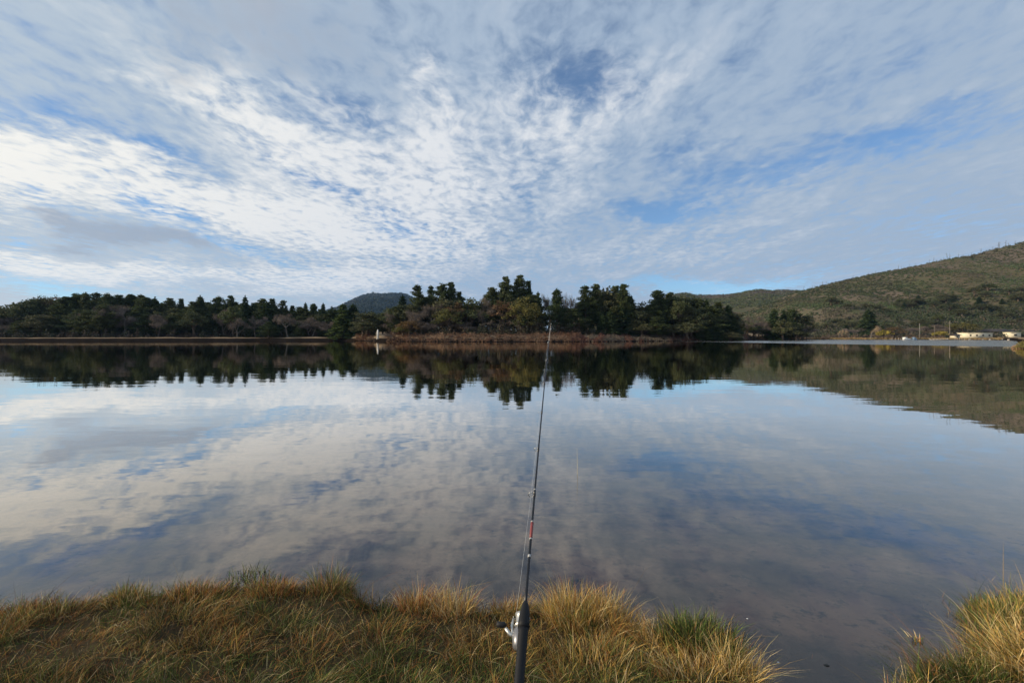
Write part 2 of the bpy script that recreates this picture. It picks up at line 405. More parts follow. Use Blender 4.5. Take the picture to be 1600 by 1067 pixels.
# ---------------------------------------------------------------- water
def build_water():
    m_, n, out = mat('water')
    geo = n.n.new('ShaderNodeNewGeometry'); pos = geo.outputs['Position']; X, Y_, Z = n.sep(pos)
    dist = n.vmath('LENGTH', pos)
    # wind-ruffled patch towards the right-hand far shore
    e = n.math('ADD', n.math('ADD', X, n.math('MULTIPLY', n.math('SUBTRACT', Y_, 80.0), .28)), n.math('MULTIPLY', n.math('SUBTRACT', n.noise(pos, .02, 3, .5), .5), 8.0))
    ruf = n.step(e, 77.0, 81.0)
    ruf = n.math('MULTIPLY', ruf, n.step(Y_, 60, 72))
    w1 = n.noise(n.mapping(pos, scale=(.35, 1.0, 1)), .9, 3, .5)
    w2 = n.noise(n.mapping(pos, scale=(.5, 1.0, 1), rot=(0, 0, .2)), 4.5, 3, .5)
    w3 = n.noise(n.mapping(pos, scale=(.2, 1.0, 1)), .16, 2, .5)
    hgt = n.math('ADD', n.math('MULTIPLY', w1, .012), n.math('MULTIPLY', w2, .0010))
    hgt = n.math('ADD', hgt, n.math('MULTIPLY', w3, .02))
    hgt = n.math('ADD', hgt, n.math('MULTIPLY', n.math('MULTIPLY', w1, ruf), .07))
    bm = n.n.new('ShaderNodeBump'); bm.inputs['Strength'].default_value = .42; bm.inputs['Distance'].default_value = 1.0
    n.l.new(hgt, bm.inputs['Height'])
    rough = n.math('ADD', .010, n.math('MULTIPLY', ruf, .17))
    gl = n.n.new('ShaderNodeBsdfGlossy'); gl.inputs[0].default_value = (.98, .93, .86, 1); n.link(rough, gl.inputs['Roughness']); n.l.new(bm.outputs[0], gl.inputs['Normal'])
    tr = n.n.new('ShaderNodeBsdfTransparent'); tr.inputs[0].default_value = (.90, .80, .70, 1)
    fr = n.n.new('ShaderNodeFresnel'); fr.inputs[0].default_value = 1.42; n.l.new(bm.outputs[0], fr.inputs['Normal'])
    mx = n.n.new('ShaderNodeMixShader'); refl = n.math('MULTIPLY', n.math('POWER', fr.outputs[0], 1.1), 2.35, clamp=True); n.l.new(refl, mx.inputs[0]); n.l.new(tr.outputs[0], mx.inputs[1]); n.l.new(gl.outputs[0], mx.inputs[2])
    n.l.new(mx.outputs[0], out.inputs[0])
    # sheet from the near bank out to beyond every shore
    A = np.linspace(-1.45, 1.45, 121); r = np.array([.6, 3, 8, 20, 60, 150, 320])
    AA, RR = np.meshgrid(A, r); v = np.stack([(RR*np.sin(AA)).ravel(), (RR*np.cos(AA)).ravel(), np.zeros(AA.size)], 1)
    nA = len(A); i = np.arange(len(r)-1)[:, None]*nA; j = np.arange(nA-1)[None]
    q = np.stack([i+j+1, i+nA+j+1, i+nA+j, i+j], -1).reshape(-1, 4)[:, ::-1]
    q = q[:, ::-1]
    o = put('water', np_mesh('water', v, [q], m_)); tag(o, kind='structure')
build_water()

# ---------------------------------------------------------------- tree prototypes
def limb_pts(p0, d, L, lift=0.0, n=4, wob=.08):
    d = np.array(d, float); d /= np.linalg.norm(d); pts = [np.array(p0, float)]
    for k in range(n):
        d = d + np.array([0, 0, lift / n]) + rng.normal(size=3) * wob; d /= np.linalg.norm(d)
        pts.append(pts[-1] + d * L / n)
    return np.array(pts)
def clumps(cs, rs, per, size):
    out = []
    for c, r in zip(cs, rs):
        d = rng.normal(size=(per, 3)); d /= np.linalg.norm(d, axis=1)[:, None]
        out.append(np.asarray(c) + d * (rng.random((per, 1))**.5) * np.asarray(r))
    c = np.concatenate(out); return leaf_quads(c, rng.uniform(.6, 1.3, len(c)) * size, .8)
def make_needle(h=20, start=.3, w=3.2, shape='pine', dens=1.0, gap=.2, per=22):
    tr = MB(); bend = rng.normal(size=2) * .25
    zt = np.linspace(0, h, 9); tp = np.stack([bend[0]*np.sin(zt/h*3), bend[1]*np.sin(zt/h*2.4), zt], 1)
    tr.tube(tp, np.linspace(.36, .05, 9), 6)
    cs, rs = [], []
    z = h * start
    while z < h * .985:
        t = (z - h*start) / (h*(1-start))
        if shape == 'cone': L = w * (1 - t)**.85 * rng.uniform(.8, 1.1) + .25
        else: L = w * (1.02 - t**2.1)**.85 * (.62 + .38 * min(1, t*3 + .2)) * rng.uniform(.5, 1.2) + .35
        nb = 6 if shape == 'cone' else rng.integers(4, 7); a0 = rng.random() * 6.28
        for b in range(nb):
            if rng.random() < gap: continue
            a = a0 + b * 6.283 / nb + rng.normal() * .25; Lb = L * rng.uniform(.65, 1.15)
            p0 = (np.interp(z, zt, tp[:, 0]), np.interp(z, zt, tp[:, 1]), z)
            lift = -.25 if shape == 'cone' else .45
            pts = limb_pts(p0, (math.cos(a), math.sin(a), -.1 if shape == 'cone' else .12), Lb, lift)
            tr.tube(pts, np.linspace(.07, .02, len(pts)), 3, cap=False)
            for f in (.35, .6, .85, 1.0) if Lb > 1.3 else (.6, 1.0):
                if shape != 'cone' and f < .5 and rng.random() < .5: continue
                k = f * (len(pts) - 1); i = min(int(k), len(pts) - 2); c = pts[i] + (pts[i+1] - pts[i]) * (k - i)
                s = (.42 + .12*Lb) if shape == 'cone' else (.62 + .15*Lb)
                cs.append(c); rs.append((s, s, s * (.55 if shape == 'cone' else .72)))
        z += (.62 if shape == 'cone' else .95) / dens * rng.uniform(.8, 1.25)
    cs.append(tp[-1] - (0, 0, .3)); rs.append((.25, .25, .7) if shape == 'cone' else (.95, .95, .7))
    v, q = clumps(cs, rs, per, .46)
    return tr, v, q, h, 2 * w
def make_round(h=12, w=9, n=46, per=60, start=.10, leaf=.42, lobes=True):
    tr = MB(); zt = np.linspace(0, h*.5, 5)
    tr.tube(np.stack([zt*0 + rng.normal(size=5)*.12, zt*0 + rng.normal(size=5)*.12, zt], 1), np.linspace(.42, .22, 5), 7)
    cs, rs = [], []
    for k in range(n):
        d = rng.normal(size=3); d /= np.linalg.norm(d); d[2] = abs(d[2]) * 1.0 - .25
        rr = rng.uniform(.45, .92)
        c = np.array([d[0]*w/2*rr, d[1]*w/2*rr, h*(start + (1-start)*.42) + d[2]*h*(1-start)*.55*rr])
        s = rng.uniform(.08, .16) * w
        cs.append(c); rs.append((s, s, s * .75))
        if k % 3 == 0:
            p = limb_pts((0, 0, h*rng.uniform(.2, .48)), c - np.array([0, 0, h*.35]), np.linalg.norm(c - np.array([0, 0, h*.35])), .05)
            tr.tube(p, np.linspace(.16, .03, len(p)), 4, cap=False)
    v, q = clumps(cs, rs, per, leaf)
    return tr, v, q, h, w
def make_bare(h=13, w=9, spread=.55, tw=2600, tsize=.95):
    tr = MB(); ends = []
    def grow(p, d, L, r, lv):
        pts = limb_pts(p, d, L, .12, 4, .10); tr.tube(pts, np.linspace(r, r*.5, len(pts)), 5 if lv < 2 else 3, cap=False)
        if lv >= 3: ends.append((pts[-1], d, L)); return
        nb = rng.integers(3, 5)
        for k in range(nb):
            i = rng.integers(2, len(pts)); dd = pts[-1] - pts[0]; dd = dd / np.linalg.norm(dd)
            dd = dd + rng.normal(size=3) * spread; dd[2] = abs(dd[2]) * .9 + .15
            grow(pts[i], dd, L * rng.uniform(.55, .8), r * .5, lv + 1)
    grow(np.zeros(3), (0, 0, 1), h * .34, .26, 0)
    E = np.array([e[0] for e in ends]); sc = np.array([w / max(1e-3, np.ptp(E[:, 0])), w / max(1e-3, np.ptp(E[:, 1])), h * .93 / E[:, 2].max()])
    for i in range(len(tr.v)): tr.v[i] = tr.v[i] * sc
    E = E * sc
    c = E[rng.integers(0, len(E), tw)] + rng.normal(size=(tw, 3)) * np.array([.55, .55, .5])
    a = rng.normal(size=(tw, 3)); a[:, 2] = abs(a[:, 2]) + .5; a /= np.linalg.norm(a, axis=1)[:, None]
    b = np.cross(a, rng.normal(size=(tw, 3))); b /= np.linalg.norm(b, axis=1)[:, None]
    Ls = rng.uniform(.5, 1.2, (tw, 1)) * tsize / 2
    v = np.stack([c - a*Ls - b*.035, c - a*Ls + b*.035, c + a*Ls + b*.02, c + a*Ls - b*.02], 1).reshape(-1, 3)
    return tr, v, np.arange(4*tw).reshape(tw, 4), h, w
def proto(gen, count, leafmat, bark, crown='crown', **kw):
    out = []
    for k in range(count):
        tr, v, q, h, w = gen(**kw)
        ext = np.percentile(np.hypot(v[:, 0], v[:, 1]), 97) * 2
        out.append((tr.mesh('trunk', bark), np_mesh(crown, v, [q], leafmat), float(v[:, 2].max()), ext))
    return out
PROTO = {
 'pine': proto(make_needle, 8, M_pine, M_bark, start=.16, w=4.2, gap=.10, per=30, dens=1.15),
 'tall_pine': proto(make_needle, 3, M_pine, M_bark, h=24, start=.30, w=3.8, gap=.20, per=30),
 'fir': proto(make_needle, 5, M_fir, M_bark, start=.06, w=4.0, shape='cone', gap=.08, per=24),
 'young_conifer': proto(make_needle, 2, M_light, M_bark, h=14, start=.04, w=3.4, shape='cone', gap=.05, per=26),
 'oak': proto(make_round, 5, M_oak, M_bark),
 'rust_oak': proto(make_round, 3, M_rust, M_bark, n=38, per=42),
 'yellow_oak': proto(make_round, 2, M_yel, M_bark, n=40, per=46),
 'bare': proto(make_bare, 4, M_twig, M_grey_bark),
 'tan_bare': proto(make_bare, 2, M_tanleaf, M_grey_bark, h=7, w=6, tw=2200, tsize=.8),
 'willow': proto(make_round, 1, M_willow, M_bark, h=6, w=6, n=26, per=40, start=.05),
}
NAMES = {'pine': ('pine_tree', 'pine'), 'tall_pine': ('pine_tree', 'pine'), 'fir': ('conifer_tree', 'conifer'), 'young_conifer': ('conifer_tree', 'conifer'), 'oak': ('oak_tree', 'oak'),
         'rust_oak': ('oak_tree', 'oak'), 'yellow_oak': ('oak_tree', 'oak'), 'bare': ('bare_tree', 'bare tree'), 'tan_bare': ('bare_tree', 'bare tree'), 'willow': ('willow_tree', 'willow')}
PLACED = []
def tree(kind, px, top, Y, wpx, label, group=None, ro=None):
    x = (px - 800) / F * Y; zb = float(height(np.array([x]), np.array([Y]))[0]) - .15
    H = (HOR - top) / F * Y + EYE - zb
    pr = PROTO[kind]; tr, cr, h, w = pr[rng.integers(0, len(pr))]
    e = bpy.data.objects.new(NAMES[kind][0], None); COL.objects.link(e); e.empty_display_size = .5
    e.location = (x, Y, zb); s = H / h; sx = max(.45 * s, min(2.4 * s, wpx * (1.0 if kind in ('willow', 'tan_bare') else 1.6) / F * Y / w))
    e.scale = (sx, sx, s); e.rotation_euler = (0, 0, rng.random() * 6.28)
    tag(e, label, NAMES[kind][1], group)
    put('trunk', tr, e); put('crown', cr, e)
    PLACED.append((px, top, kind)); return e

# ---- skyline trees one by one: kind, x, top, distance, width in photo pixels, label
S = 'the long wood on the left shore'
G_L = 'skyline trees of the wood on the left shore'
left_sky = [
 ('oak', 12, 476, 205, 34, 'low rounded dark tree at the far left end of the wood'),
 ('oak', 44, 465, 205, 30, 'rounded dark oak second from the left end of the left wood'),
 ('oak', 70, 461, 210, 26, 'broad dark oak third from the left end of the left wood'),
 ('rust_oak', 86, 460, 212, 20, 'thin brownish crown in the left wood with sky showing through'),
 ('pine', 104, 463, 205, 24, 'dark pine just right of the thin brownish crown in the left wood'),
 ('tall_pine', 121, 457, 208, 18, 'flat-topped pine starting the highest stretch of the left wood'),
 ('pine', 134, 456, 205, 18, 'pine with a ragged top left of the sky gap in the left wood'),
 ('tall_pine', 150, 456, 212, 18, 'thin see-through pine on the highest stretch of the left wood'),
 ('pine', 168, 457, 205, 22, 'dense dark pine in the middle of the flat-topped row of the left wood'),
 ('pine', 186, 460, 206, 22, 'broad dark pine in the flat-topped row of the left wood'),
 ('pine', 204, 459, 208, 22, 'dark pine next to last in the flat-topped row of the left wood'),
 ('tall_pine', 220, 459, 206, 14, 'narrow pine ending the flat-topped row of the left wood'),
 ('fir', 241, 463, 205, 20, 'pointed conifer just right of the flat-topped row in the left wood'),
 ('pine', 266, 465, 206, 18, 'small pointed pine left of the dip in the left wood skyline'),
 ('pine', 283, 466, 208, 14, 'narrow pointed tree just before the dip in the left wood skyline'),
 ('fir', 313, 461, 204, 20, 'tallest pointed fir right of the dip in the left wood skyline'),
 ('pine', 341, 462, 206, 20, 'bushy pine right of the tallest pointed fir in the left wood'),
 ('pine', 360, 461, 206, 18, 'upright dark pine in the middle right of the left wood'),
 ('fir', 384, 461, 205, 16, 'sharp fir spire standing up from the right half of the left wood'),
 ('pine', 411, 466, 206, 18, 'tufted pine right of the sharp spire in the left wood'),
 ('pine', 425, 466, 204, 18, 'bright tufted pine near the start of the falling skyline of the left wood'),
 ('tall_pine', 443, 468, 206, 14, 'small lollipop-shaped pine on the falling skyline of the left wood'),
 ('pine', 457, 477, 206, 14, 'short dark fir just right of the lollipop-shaped pine'),
 ('fir', 477, 472, 206, 13, 'slim fir first of three spires near the right end of the left wood'),
 ('pine', 490, 474, 206, 12, 'slim fir second of three spires near the right end of the left wood'),
 ('fir', 505, 473, 205, 14, 'slim fir third of three spires near the right end of the left wood'),
 ('fir', 518, 478, 206, 12, 'short slim fir ending the left wood before the bright green conifer'),
]
for k, x, t, Y, w, lab in left_sky: tree(k, x, t, Y, w, lab, G_L)
G_P = 'trees of the wooded point in the middle'
mid_sky = [
 ('young_conifer', 536, 474, 191, 28, 'bright yellow-green conifer at the left edge of the wooded point'),
 ('fir', 552, 474, 192, 22, 'dark conifer leaning against the bright green one, left of the mountain'),
 ('oak', 575, 486, 185, 34, 'dark rounded tree in front of the blue mountain'),
 ('pine', 598, 488, 186, 22, 'dark conifer in front of the blue mountain, behind the white post'),
 ('oak', 616, 478, 180, 26, 'olive rounded tree right of the white post'),
 ('fir', 629, 460, 182, 22, 'green conifer with a round top beside the right slope of the mountain'),
 ('tall_pine', 652, 444, 178, 18, 'open pine with layered branches, first tall tree of the wooded point'),
 ('tall_pine', 672, 445, 182, 14, 'slender pine between the open layered pine and the double pine'),
 ('pine', 690, 442, 178, 20, 'left one of the two dense tall pines on the left of the point'),
 ('pine', 704, 440, 180, 18, 'right one of the two dense tall pines on the left of the point'),
 ('pine', 718, 455, 182, 16, 'shorter pine stepping down right of the two dense tall pines'),
 ('bare', 645, 482, 168, 34, 'grey bare tree under the open layered pine'),
 ('bare', 672, 470, 172, 34, 'grey-brown bare tree under the slender pine'),
 ('yellow_oak', 700, 482, 166, 34, 'yellow-green oak under the two dense tall pines'),
 ('rust_oak', 712, 470, 170, 30, 'brown-leaved oak right of the yellow-green oak'),
 ('oak', 736, 464, 171, 38, 'large grey-green domed oak between the two high pine groups'),
 ('bare', 755, 463, 170, 26, 'fine-twigged bare tree right of the grey-green domed oak'),
 ('pine', 768, 448, 178, 22, 'shorter pine at the left foot of the highest pines'),
 ('pine', 790, 431, 178, 22, 'left one of the two highest pines in the middle of the point'),
 ('pine', 812, 429, 180, 22, 'right one of the two highest pines in the middle of the point'),
 ('pine', 826, 438, 182, 16, 'third of the highest pines, stepping down on the right'),
 ('rust_oak', 785, 468, 168, 34, 'rusty oak in front of the two highest pines'),
 ('yellow_oak', 818, 463, 166, 38, 'olive-yellow oak in front of the third highest pine'),
 ('fir', 841, 455, 176, 16, 'narrow dark tree just left of the sky gap behind the rod tip'),
 ('bare', 855, 456, 176, 18, 'thin bare tree in the sky gap behind the rod tip'),
 ('pine', 870, 450, 172, 20, 'brownish conical tree just right of the sky gap behind the rod tip'),
 ('bare', 890, 457, 176, 26, 'pale bare tree between the brownish conical tree and the flat-branched pine'),
 ('tall_pine', 912, 445, 178, 22, 'pine with flat spreading branches and sky behind them'),
 ('pine', 897, 482, 170, 24, 'low dark green conifer beneath the pale bare tree'),
 ('pine', 932, 443, 178, 20, 'left edge pine of the dense dark block right of centre'),
 ('oak', 946, 447, 180, 34, 'rounded crown in the dense dark block right of centre'),
 ('pine', 962, 446, 180, 24, 'third crown of the dense dark block right of centre'),
 ('pine', 975, 443, 176, 20, 'tall dark pine at the right edge of the dense dark block'),
 ('pine', 985, 462, 178, 16, 'dark conifer stepping down from the dense dark block'),
 ('oak', 1004, 470, 180, 30, 'low olive tree in the dip right of the dense dark block'),
 ('pine', 1027, 453, 180, 22, 'pine with a rounded top right of the dip'),
 ('pine', 1048, 456, 182, 24, 'broad pine on the right half of the point, left of the small far knoll'),
 ('oak', 1068, 460, 184, 28, 'olive oak in front of the small far knoll'),
 ('pine', 1090, 465, 184, 24, 'pine right of the small far knoll'),
 ('fir', 1104, 467, 182, 18, 'sharp conifer near the right end of the point'),
 ('pine', 1122, 471, 184, 20, 'broad conifer third from the right end of the point'),
 ('fir', 1138, 476, 184, 20, 'conifer second from the right end of the point'),
 ('oak', 1151, 487, 184, 18, 'low rounded tree ending the dark wood of the point'),
]
for k, x, t, Y, w, lab in mid_sky: tree(k, x, t, Y, w, lab, G_P)
G_R = 'trees of the clump beyond the point'
right_sky = [
 ('bare', 1168, 492, 215, 20, 'pale grey bare tree left in the clump beyond the point'),
 ('bare', 1185, 491, 220, 26, 'brownish bare tree before the conifers of the clump beyond the point'),
 ('fir', 1210, 481, 215, 18, 'tallest pointed conifer of the clump beyond the point'),
 ('fir', 1224, 484, 218, 16, 'middle conifer of the clump beyond the point'),
 ('pine', 1238, 482, 215, 20, 'bushy pine of the clump beyond the point'),
 ('oak', 1254, 490, 216, 24, 'dark rounded oak at the right end of the clump beyond the point'),
 ('fir', 1356, 483, 290, 24, 'lone dark green conifer at the foot of the right-hand hill'),
 ('tan_bare', 1361, 507, 262, 26, 'tan leafless cottonwood below the lone dark conifer'),
 ('willow', 1380, 515, 258, 24, 'bright yellow willow beside the tan cottonwood on the far shore'),
 ('rust_oak', 1398, 510, 262, 26, 'rusty orange tree just right of the yellow willow'),
 ('tan_bare', 1311, 513, 262, 12, 'small pale bare tree left on the open far shore'),
 ('tan_bare', 1327, 513, 262, 11, 'second small pale bare tree on the open far shore'),
 ('bare', 1340, 512, 268, 26, 'purplish bare tree between the small pale ones and the cottonwood'),
 ('yellow_oak', 1504, 503, 300, 26, 'olive tree behind the long cream building'),
 ('bare', 1465, 506, 300, 34, 'purple-brown bare tree left of the tall pale pole'),
 ('bare', 1420, 509, 290, 34, 'brown bare tree between the rusty tree and the flagpole'),
 ('willow', 1470, 517, 275, 22, 'low olive-yellow bush left of the small cream hut'),
]
for k, x, t, Y, w, lab in right_sky: tree(k, x, t, Y, w, lab, G_R if x < 1270 else 'trees on the right-hand far shore')

# ---- filler rows: the mass of the woods below the skyline
skyL = tab([(-300,480),(0,478),(40,464),(120,458),(220,460),(285,470),(313,464),(390,464),(440,472),(520,480),(560,482)])
skyM = tab([(560,484),(600,484),(640,466),(700,450),(725,468),(765,462),(800,445),(830,450),(845,470),(858,500),(866,470),(900,470),(935,452),(975,452),(1000,474),(1040,462),(1100,470),(1150,490)])
def fill(n, x0, x1, sky, Y0, Y1, kinds, drop, wr, lab, group, word=''):
    for i in range(n):
        px = x0 + (i + rng.uniform(.1, .9)) * (x1 - x0) / n
        Y = rng.uniform(Y0, Y1); k = kinds[rng.integers(0, len(kinds))]
        if 576 < px < 606 and Y < 180: continue
        t = float(sky(px)) + rng.uniform(*drop)
        if isinstance(lab, dict):
            j = min(LAND, key=lambda a: abs(a[0] - px)); l = '%s %s the %s' % (lab[k], word, j[1])
        else: l = lab
        tree(k, px, t, Y, rng.uniform(*wr), l, group)
LAND = [(12, 'left end of the wood'), (44, 'second rounded oak'), (70, 'third broad oak'), (86, 'thin brownish crown'), (104, 'pine beside the brownish crown'), (121, 'first flat-topped pine'), (150, 'thin see-through pine'), (177, 'middle of the flat-topped row'), (204, 'end of the flat-topped row'),
 (241, 'pointed conifer past the flat-topped row'), (266, 'small pine before the skyline dip'), (292, 'dip in the left skyline'), (313, 'tallest pointed fir of the left wood'), (341, 'bushy pine past the tallest fir'), (360, 'upright middle pine'), (384, 'sharp fir spire'), (411, 'tufted pine'), (443, 'lollipop-shaped pine'), (477, 'first of the three spires'), (490, 'second of the three spires'), (505, 'third of the three spires'),
 (536, 'bright green conifer'), (575, 'blue mountain'), (600, 'white marker post'), (629, 'round-topped green conifer'), (652, 'open layered pine'), (672, 'slender pine'), (697, 'two dense tall pines'), (718, 'pine stepping down from the dense pair'), (736, 'grey-green domed oak'), (768, 'left foot of the highest pines'), (790, 'left highest pine'), (812, 'right highest pine'), (830, 'third highest pine'),
 (857, 'sky gap by the rod tip'), (870, 'brownish conical tree'), (890, 'pale bare tree'), (912, 'flat-branched pine'), (938, 'left side of the dense dark block'), (958, 'middle of the dense dark block'), (975, 'right edge of the dense dark block'), (1004, 'dip past the dense dark block'), (1027, 'round-topped pine past the dip'), (1048, 'broad pine left of the far knoll'), (1070, 'small far knoll'), (1090, 'pine right of the far knoll'), (1104, 'sharp conifer near the end of the point'), (1122, 'broad conifer near the end of the point'), (1145, 'right end of the point'), (1168, 'pale grey bare tree beyond the point'), (1185, 'brownish bare tree beyond the point'), (1210, 'tallest conifer of the clump beyond the point'), (1224, 'middle conifer of the clump beyond the point'), (1238, 'bushy pine of the clump beyond the point'), (1254, 'rounded oak ending the clump beyond the point')]
LL = {'pine': 'dark pine', 'fir': 'dark conifer', 'oak': 'dark rounded tree', 'bare': 'grey bare tree', 'rust_oak': 'brown-leaved oak', 'yellow_oak': 'yellowish oak'}
fill(50, -60, 530, skyL, 200, 225, ['pine', 'pine', 'oak', 'fir', 'pine'], (2, 15), (22, 34), LL, 'trees packed inside the left wood', 'filling the skyline beside')
fill(40, -60, 530, skyL, 188, 200, ['oak', 'pine', 'bare', 'pine', 'fir'], (14, 34), (24, 36), LL, 'trees packed inside the left wood', 'low in front of')
fill(38, -200, 530, skyL, 226, 250, ['pine', 'fir', 'oak'], (3, 14), (26, 36), LL, 'trees packed inside the left wood', 'crowding behind')
fill(34, 565, 850, skyM, 172, 190, ['oak', 'pine', 'bare', 'pine', 'oak'], (2, 20), (26, 38), LL, 'trees packed inside the wood of the point', 'halfway up below')
fill(18, 570, 850, skyM, 163, 170, ['bare', 'rust_oak', 'oak', 'yellow_oak', 'bare'], (34, 50), (20, 32), LL, 'trees packed inside the wood of the point', 'at the foot of')
fill(36, 868, 1155, skyM, 176, 192, ['oak', 'pine', 'oak', 'fir', 'pine'], (3, 18), (22, 32), LL, 'trees packed inside the wood of the point', 'filling the wood beside')
fill(26, 870, 1155, skyM, 171, 177, ['fir', 'oak', 'pine', 'fir'], (26, 44), (20, 30), LL, 'trees packed inside the wood of the point', 'low in front of')
fill(16, 1160, 1266, tab([(1165,500),(1262,496)]), 210, 225, ['fir', 'bare', 'oak'], (0, 12), (18, 26), LL, 'trees inside the clump beyond the point', 'low beside')

# ---- dark oaks on the lower slope of the hill
for i in range(70):
    px = 1290 + (i + rng.random()) * 330 / 70; Y = rng.uniform(300, 430) + (20 if px > 1470 else 0); x = (px - 800) / F * Y
    g_ = HOR - (float(height(np.array([x]), np.array([Y]))[0]) - EYE) * F / Y
    if g_ < 455: continue
    row = 'foot' if Y < 345 else ('lower slope' if Y < 390 else 'middle slope')
    side = 'left of the lone conifer' if px < 1345 else 'above the yellow willow' if px < 1400 else 'above the flagpole' if px < 1460 else 'above the cream hut' if px < 1510 else 'above the long cream building' if px < 1560 else 'at the right edge'
    tree(['oak', 'oak', 'fir', 'oak'][i % 4], px, g_ - rng.uniform(7, 15), Y, rng.uniform(10, 20), 'dark %s on the %s of the right-hand hill, %s' % ('conifer' if i % 4 == 2 else 'rounded oak', row, side), 'dark trees dotted over the right-hand hill')
# ---- snags on the hill skyline
sn = [MB() for _ in range(5)]; SN = []
for b in sn:
    h = 8; p = limb_pts((0, 0, -.5), (0, 0, 1), h, 0, 5, .03); b.tube(p, np.linspace(.22, .05, len(p)), 5)
    for k in range(7):
        i = rng.integers(2, 5); q = limb_pts(p[i], (rng.normal(), rng.normal(), .9), rng.uniform(.8, 2.2), .3); b.tube(q, np.linspace(.07, .02, len(q)), 3, cap=False)
    SN.append(b.mesh('dead_tree', M_grey_bark))
for k in range(95):
    px = 1255 + (k + rng.random()) * 350 / 95
    if rng.random() < .22: continue
    Y = rng.uniform(590, 622); x = (px - 800) / F * Y
    o = put('dead_tree', SN[rng.integers(0, 5)], None, (x, Y, float(height(np.array([x]), np.array([Y]))[0])))
    s = rng.uniform(.35, 1.0) * (1.25 if px > 1480 else .9); o.scale = (s * 1.2, s * 1.2, s); o.rotation_euler = (0, 0, rng.random() * 6.28)
    tag(o, 'thin bare burnt trunk on the skyline of the right-hand hill', 'dead tree', 'burnt trunks along the hill crest')

# ---------------------------------------------------------------- brush on the hills and shores
def brush(name, cx, cy, cr, ch, cols, per, leaf, label_kind='stuff', zoff=0.0, seedcol=.25, aspect=.8):
    n = len(cx); cz = height(cx, cy) + zoff
    d = rng.normal(size=(n, per, 3)); d /= np.linalg.norm(d, axis=2)[..., None]; d[..., 2] = abs(d[..., 2])
    d *= rng.random((n, per, 1))**.4
    c = np.stack([cx, cy, cz], 1)[:, None] + d * np.stack([cr, cr, ch], 1)[:, None]
    c = c.reshape(-1, 3); s = np.repeat(leaf, per) * rng.uniform(.6, 1.3, n*per)
    v, q = leaf_quads(c, s, aspect)
    col = np.repeat(cols, per, 0) * rng.uniform(1-seedcol, 1+seedcol, (n*per, 1)); col = np.repeat(col, 4, 0)
    return put(name, np_mesh(name, v, [q], M_brush, colors=col))
def pick(pal, t):
    pal = np.array(pal); i = np.clip(t, 0, .9999) * (len(pal) - 1); k = i.astype(int); f = (i - k)[:, None]
    return pal[k] * (1 - f) + pal[np.minimum(k+1, len(pal)-1)] * f
def hill_brush():
    N = 17000
    px = rng.uniform(1150, 1720, N); t = rng.random(N)**1.15; Y = 285 + t * 340
    x = (px - 800) / F * Y
    f = np.clip((fbm(vn1, x/38, Y/38) - .3) / .4, 0, 1); g = np.clip((fbm(vn2, x/22, Y/60) - .3)/.4, 0, 1)
    keep = rng.random(N) < .35 + .65 * g; x, Y, px, f, g, t = [a[keep] for a in (x, Y, px, f, g, t)]
    low = Y < 400
    cols = pick([(.105,.090,.060), (.078,.092,.044), (.055,.080,.034), (.11,.098,.062)], f * .8 + .2 * rng.random(len(x)))
    cl = pick([(.13,.10,.08), (.038,.056,.026), (.055,.068,.034), (.13,.105,.085), (.045,.06,.03)], .5*f + .5*rng.random(len(x)))
    cols = np.where(low[:, None], cl, cols); big = .45 + 1.15 * fbm(vn3, x/80, Y/110, 3)[:, None]; cols = cols * big
    r = rng.uniform(1.0, 2.6, len(x)) * np.where(low, 1.25, .8); hh = r * np.where(low, 1.2, .75)
    o = brush('chaparral', x, Y, r, hh, cols, 20, np.full(len(x), .95)); tag(o, 'olive and grey-brown scrub covering the right-hand hill', 'scrub', kind='stuff')
    N = 5000; px = rng.uniform(1010, 1300, N); Y = rng.uniform(800, 1310, N); x = (px-800)/F*Y
    f = np.clip((fbm(vn1, x/90, Y/90) - .3) / .4, 0, 1)
    cols = pick([(.11,.09,.075), (.10,.11,.045), (.07,.085,.04)], f)
    o = brush('far_scrub', x, Y, rng.uniform(2, 5, N), rng.uniform(1.5, 3.5, N), cols, 10, np.full(N, 2.2)); tag(o, 'pale scrub covering the low ridge behind the point', 'scrub', kind='stuff')
    N = 5000; px = rng.uniform(430, 760, N); Y = rng.uniform(1700, 3260, N); x = (px-800)/F*Y
    f = np.clip((fbm(vn1, x/300, Y/300) - .3) / .4, 0, 1)
    cols = pick([(.016,.026,.016), (.028,.038,.022), (.050,.050,.038)], f)
    o = brush('mountain_woods', x, Y, rng.uniform(8, 18, N), rng.uniform(5, 12, N), cols, 8, np.full(N, 9.0)); tag(o, 'dark woods covering the distant blue mountain', 'woods', kind='stuff')
hill_brush()
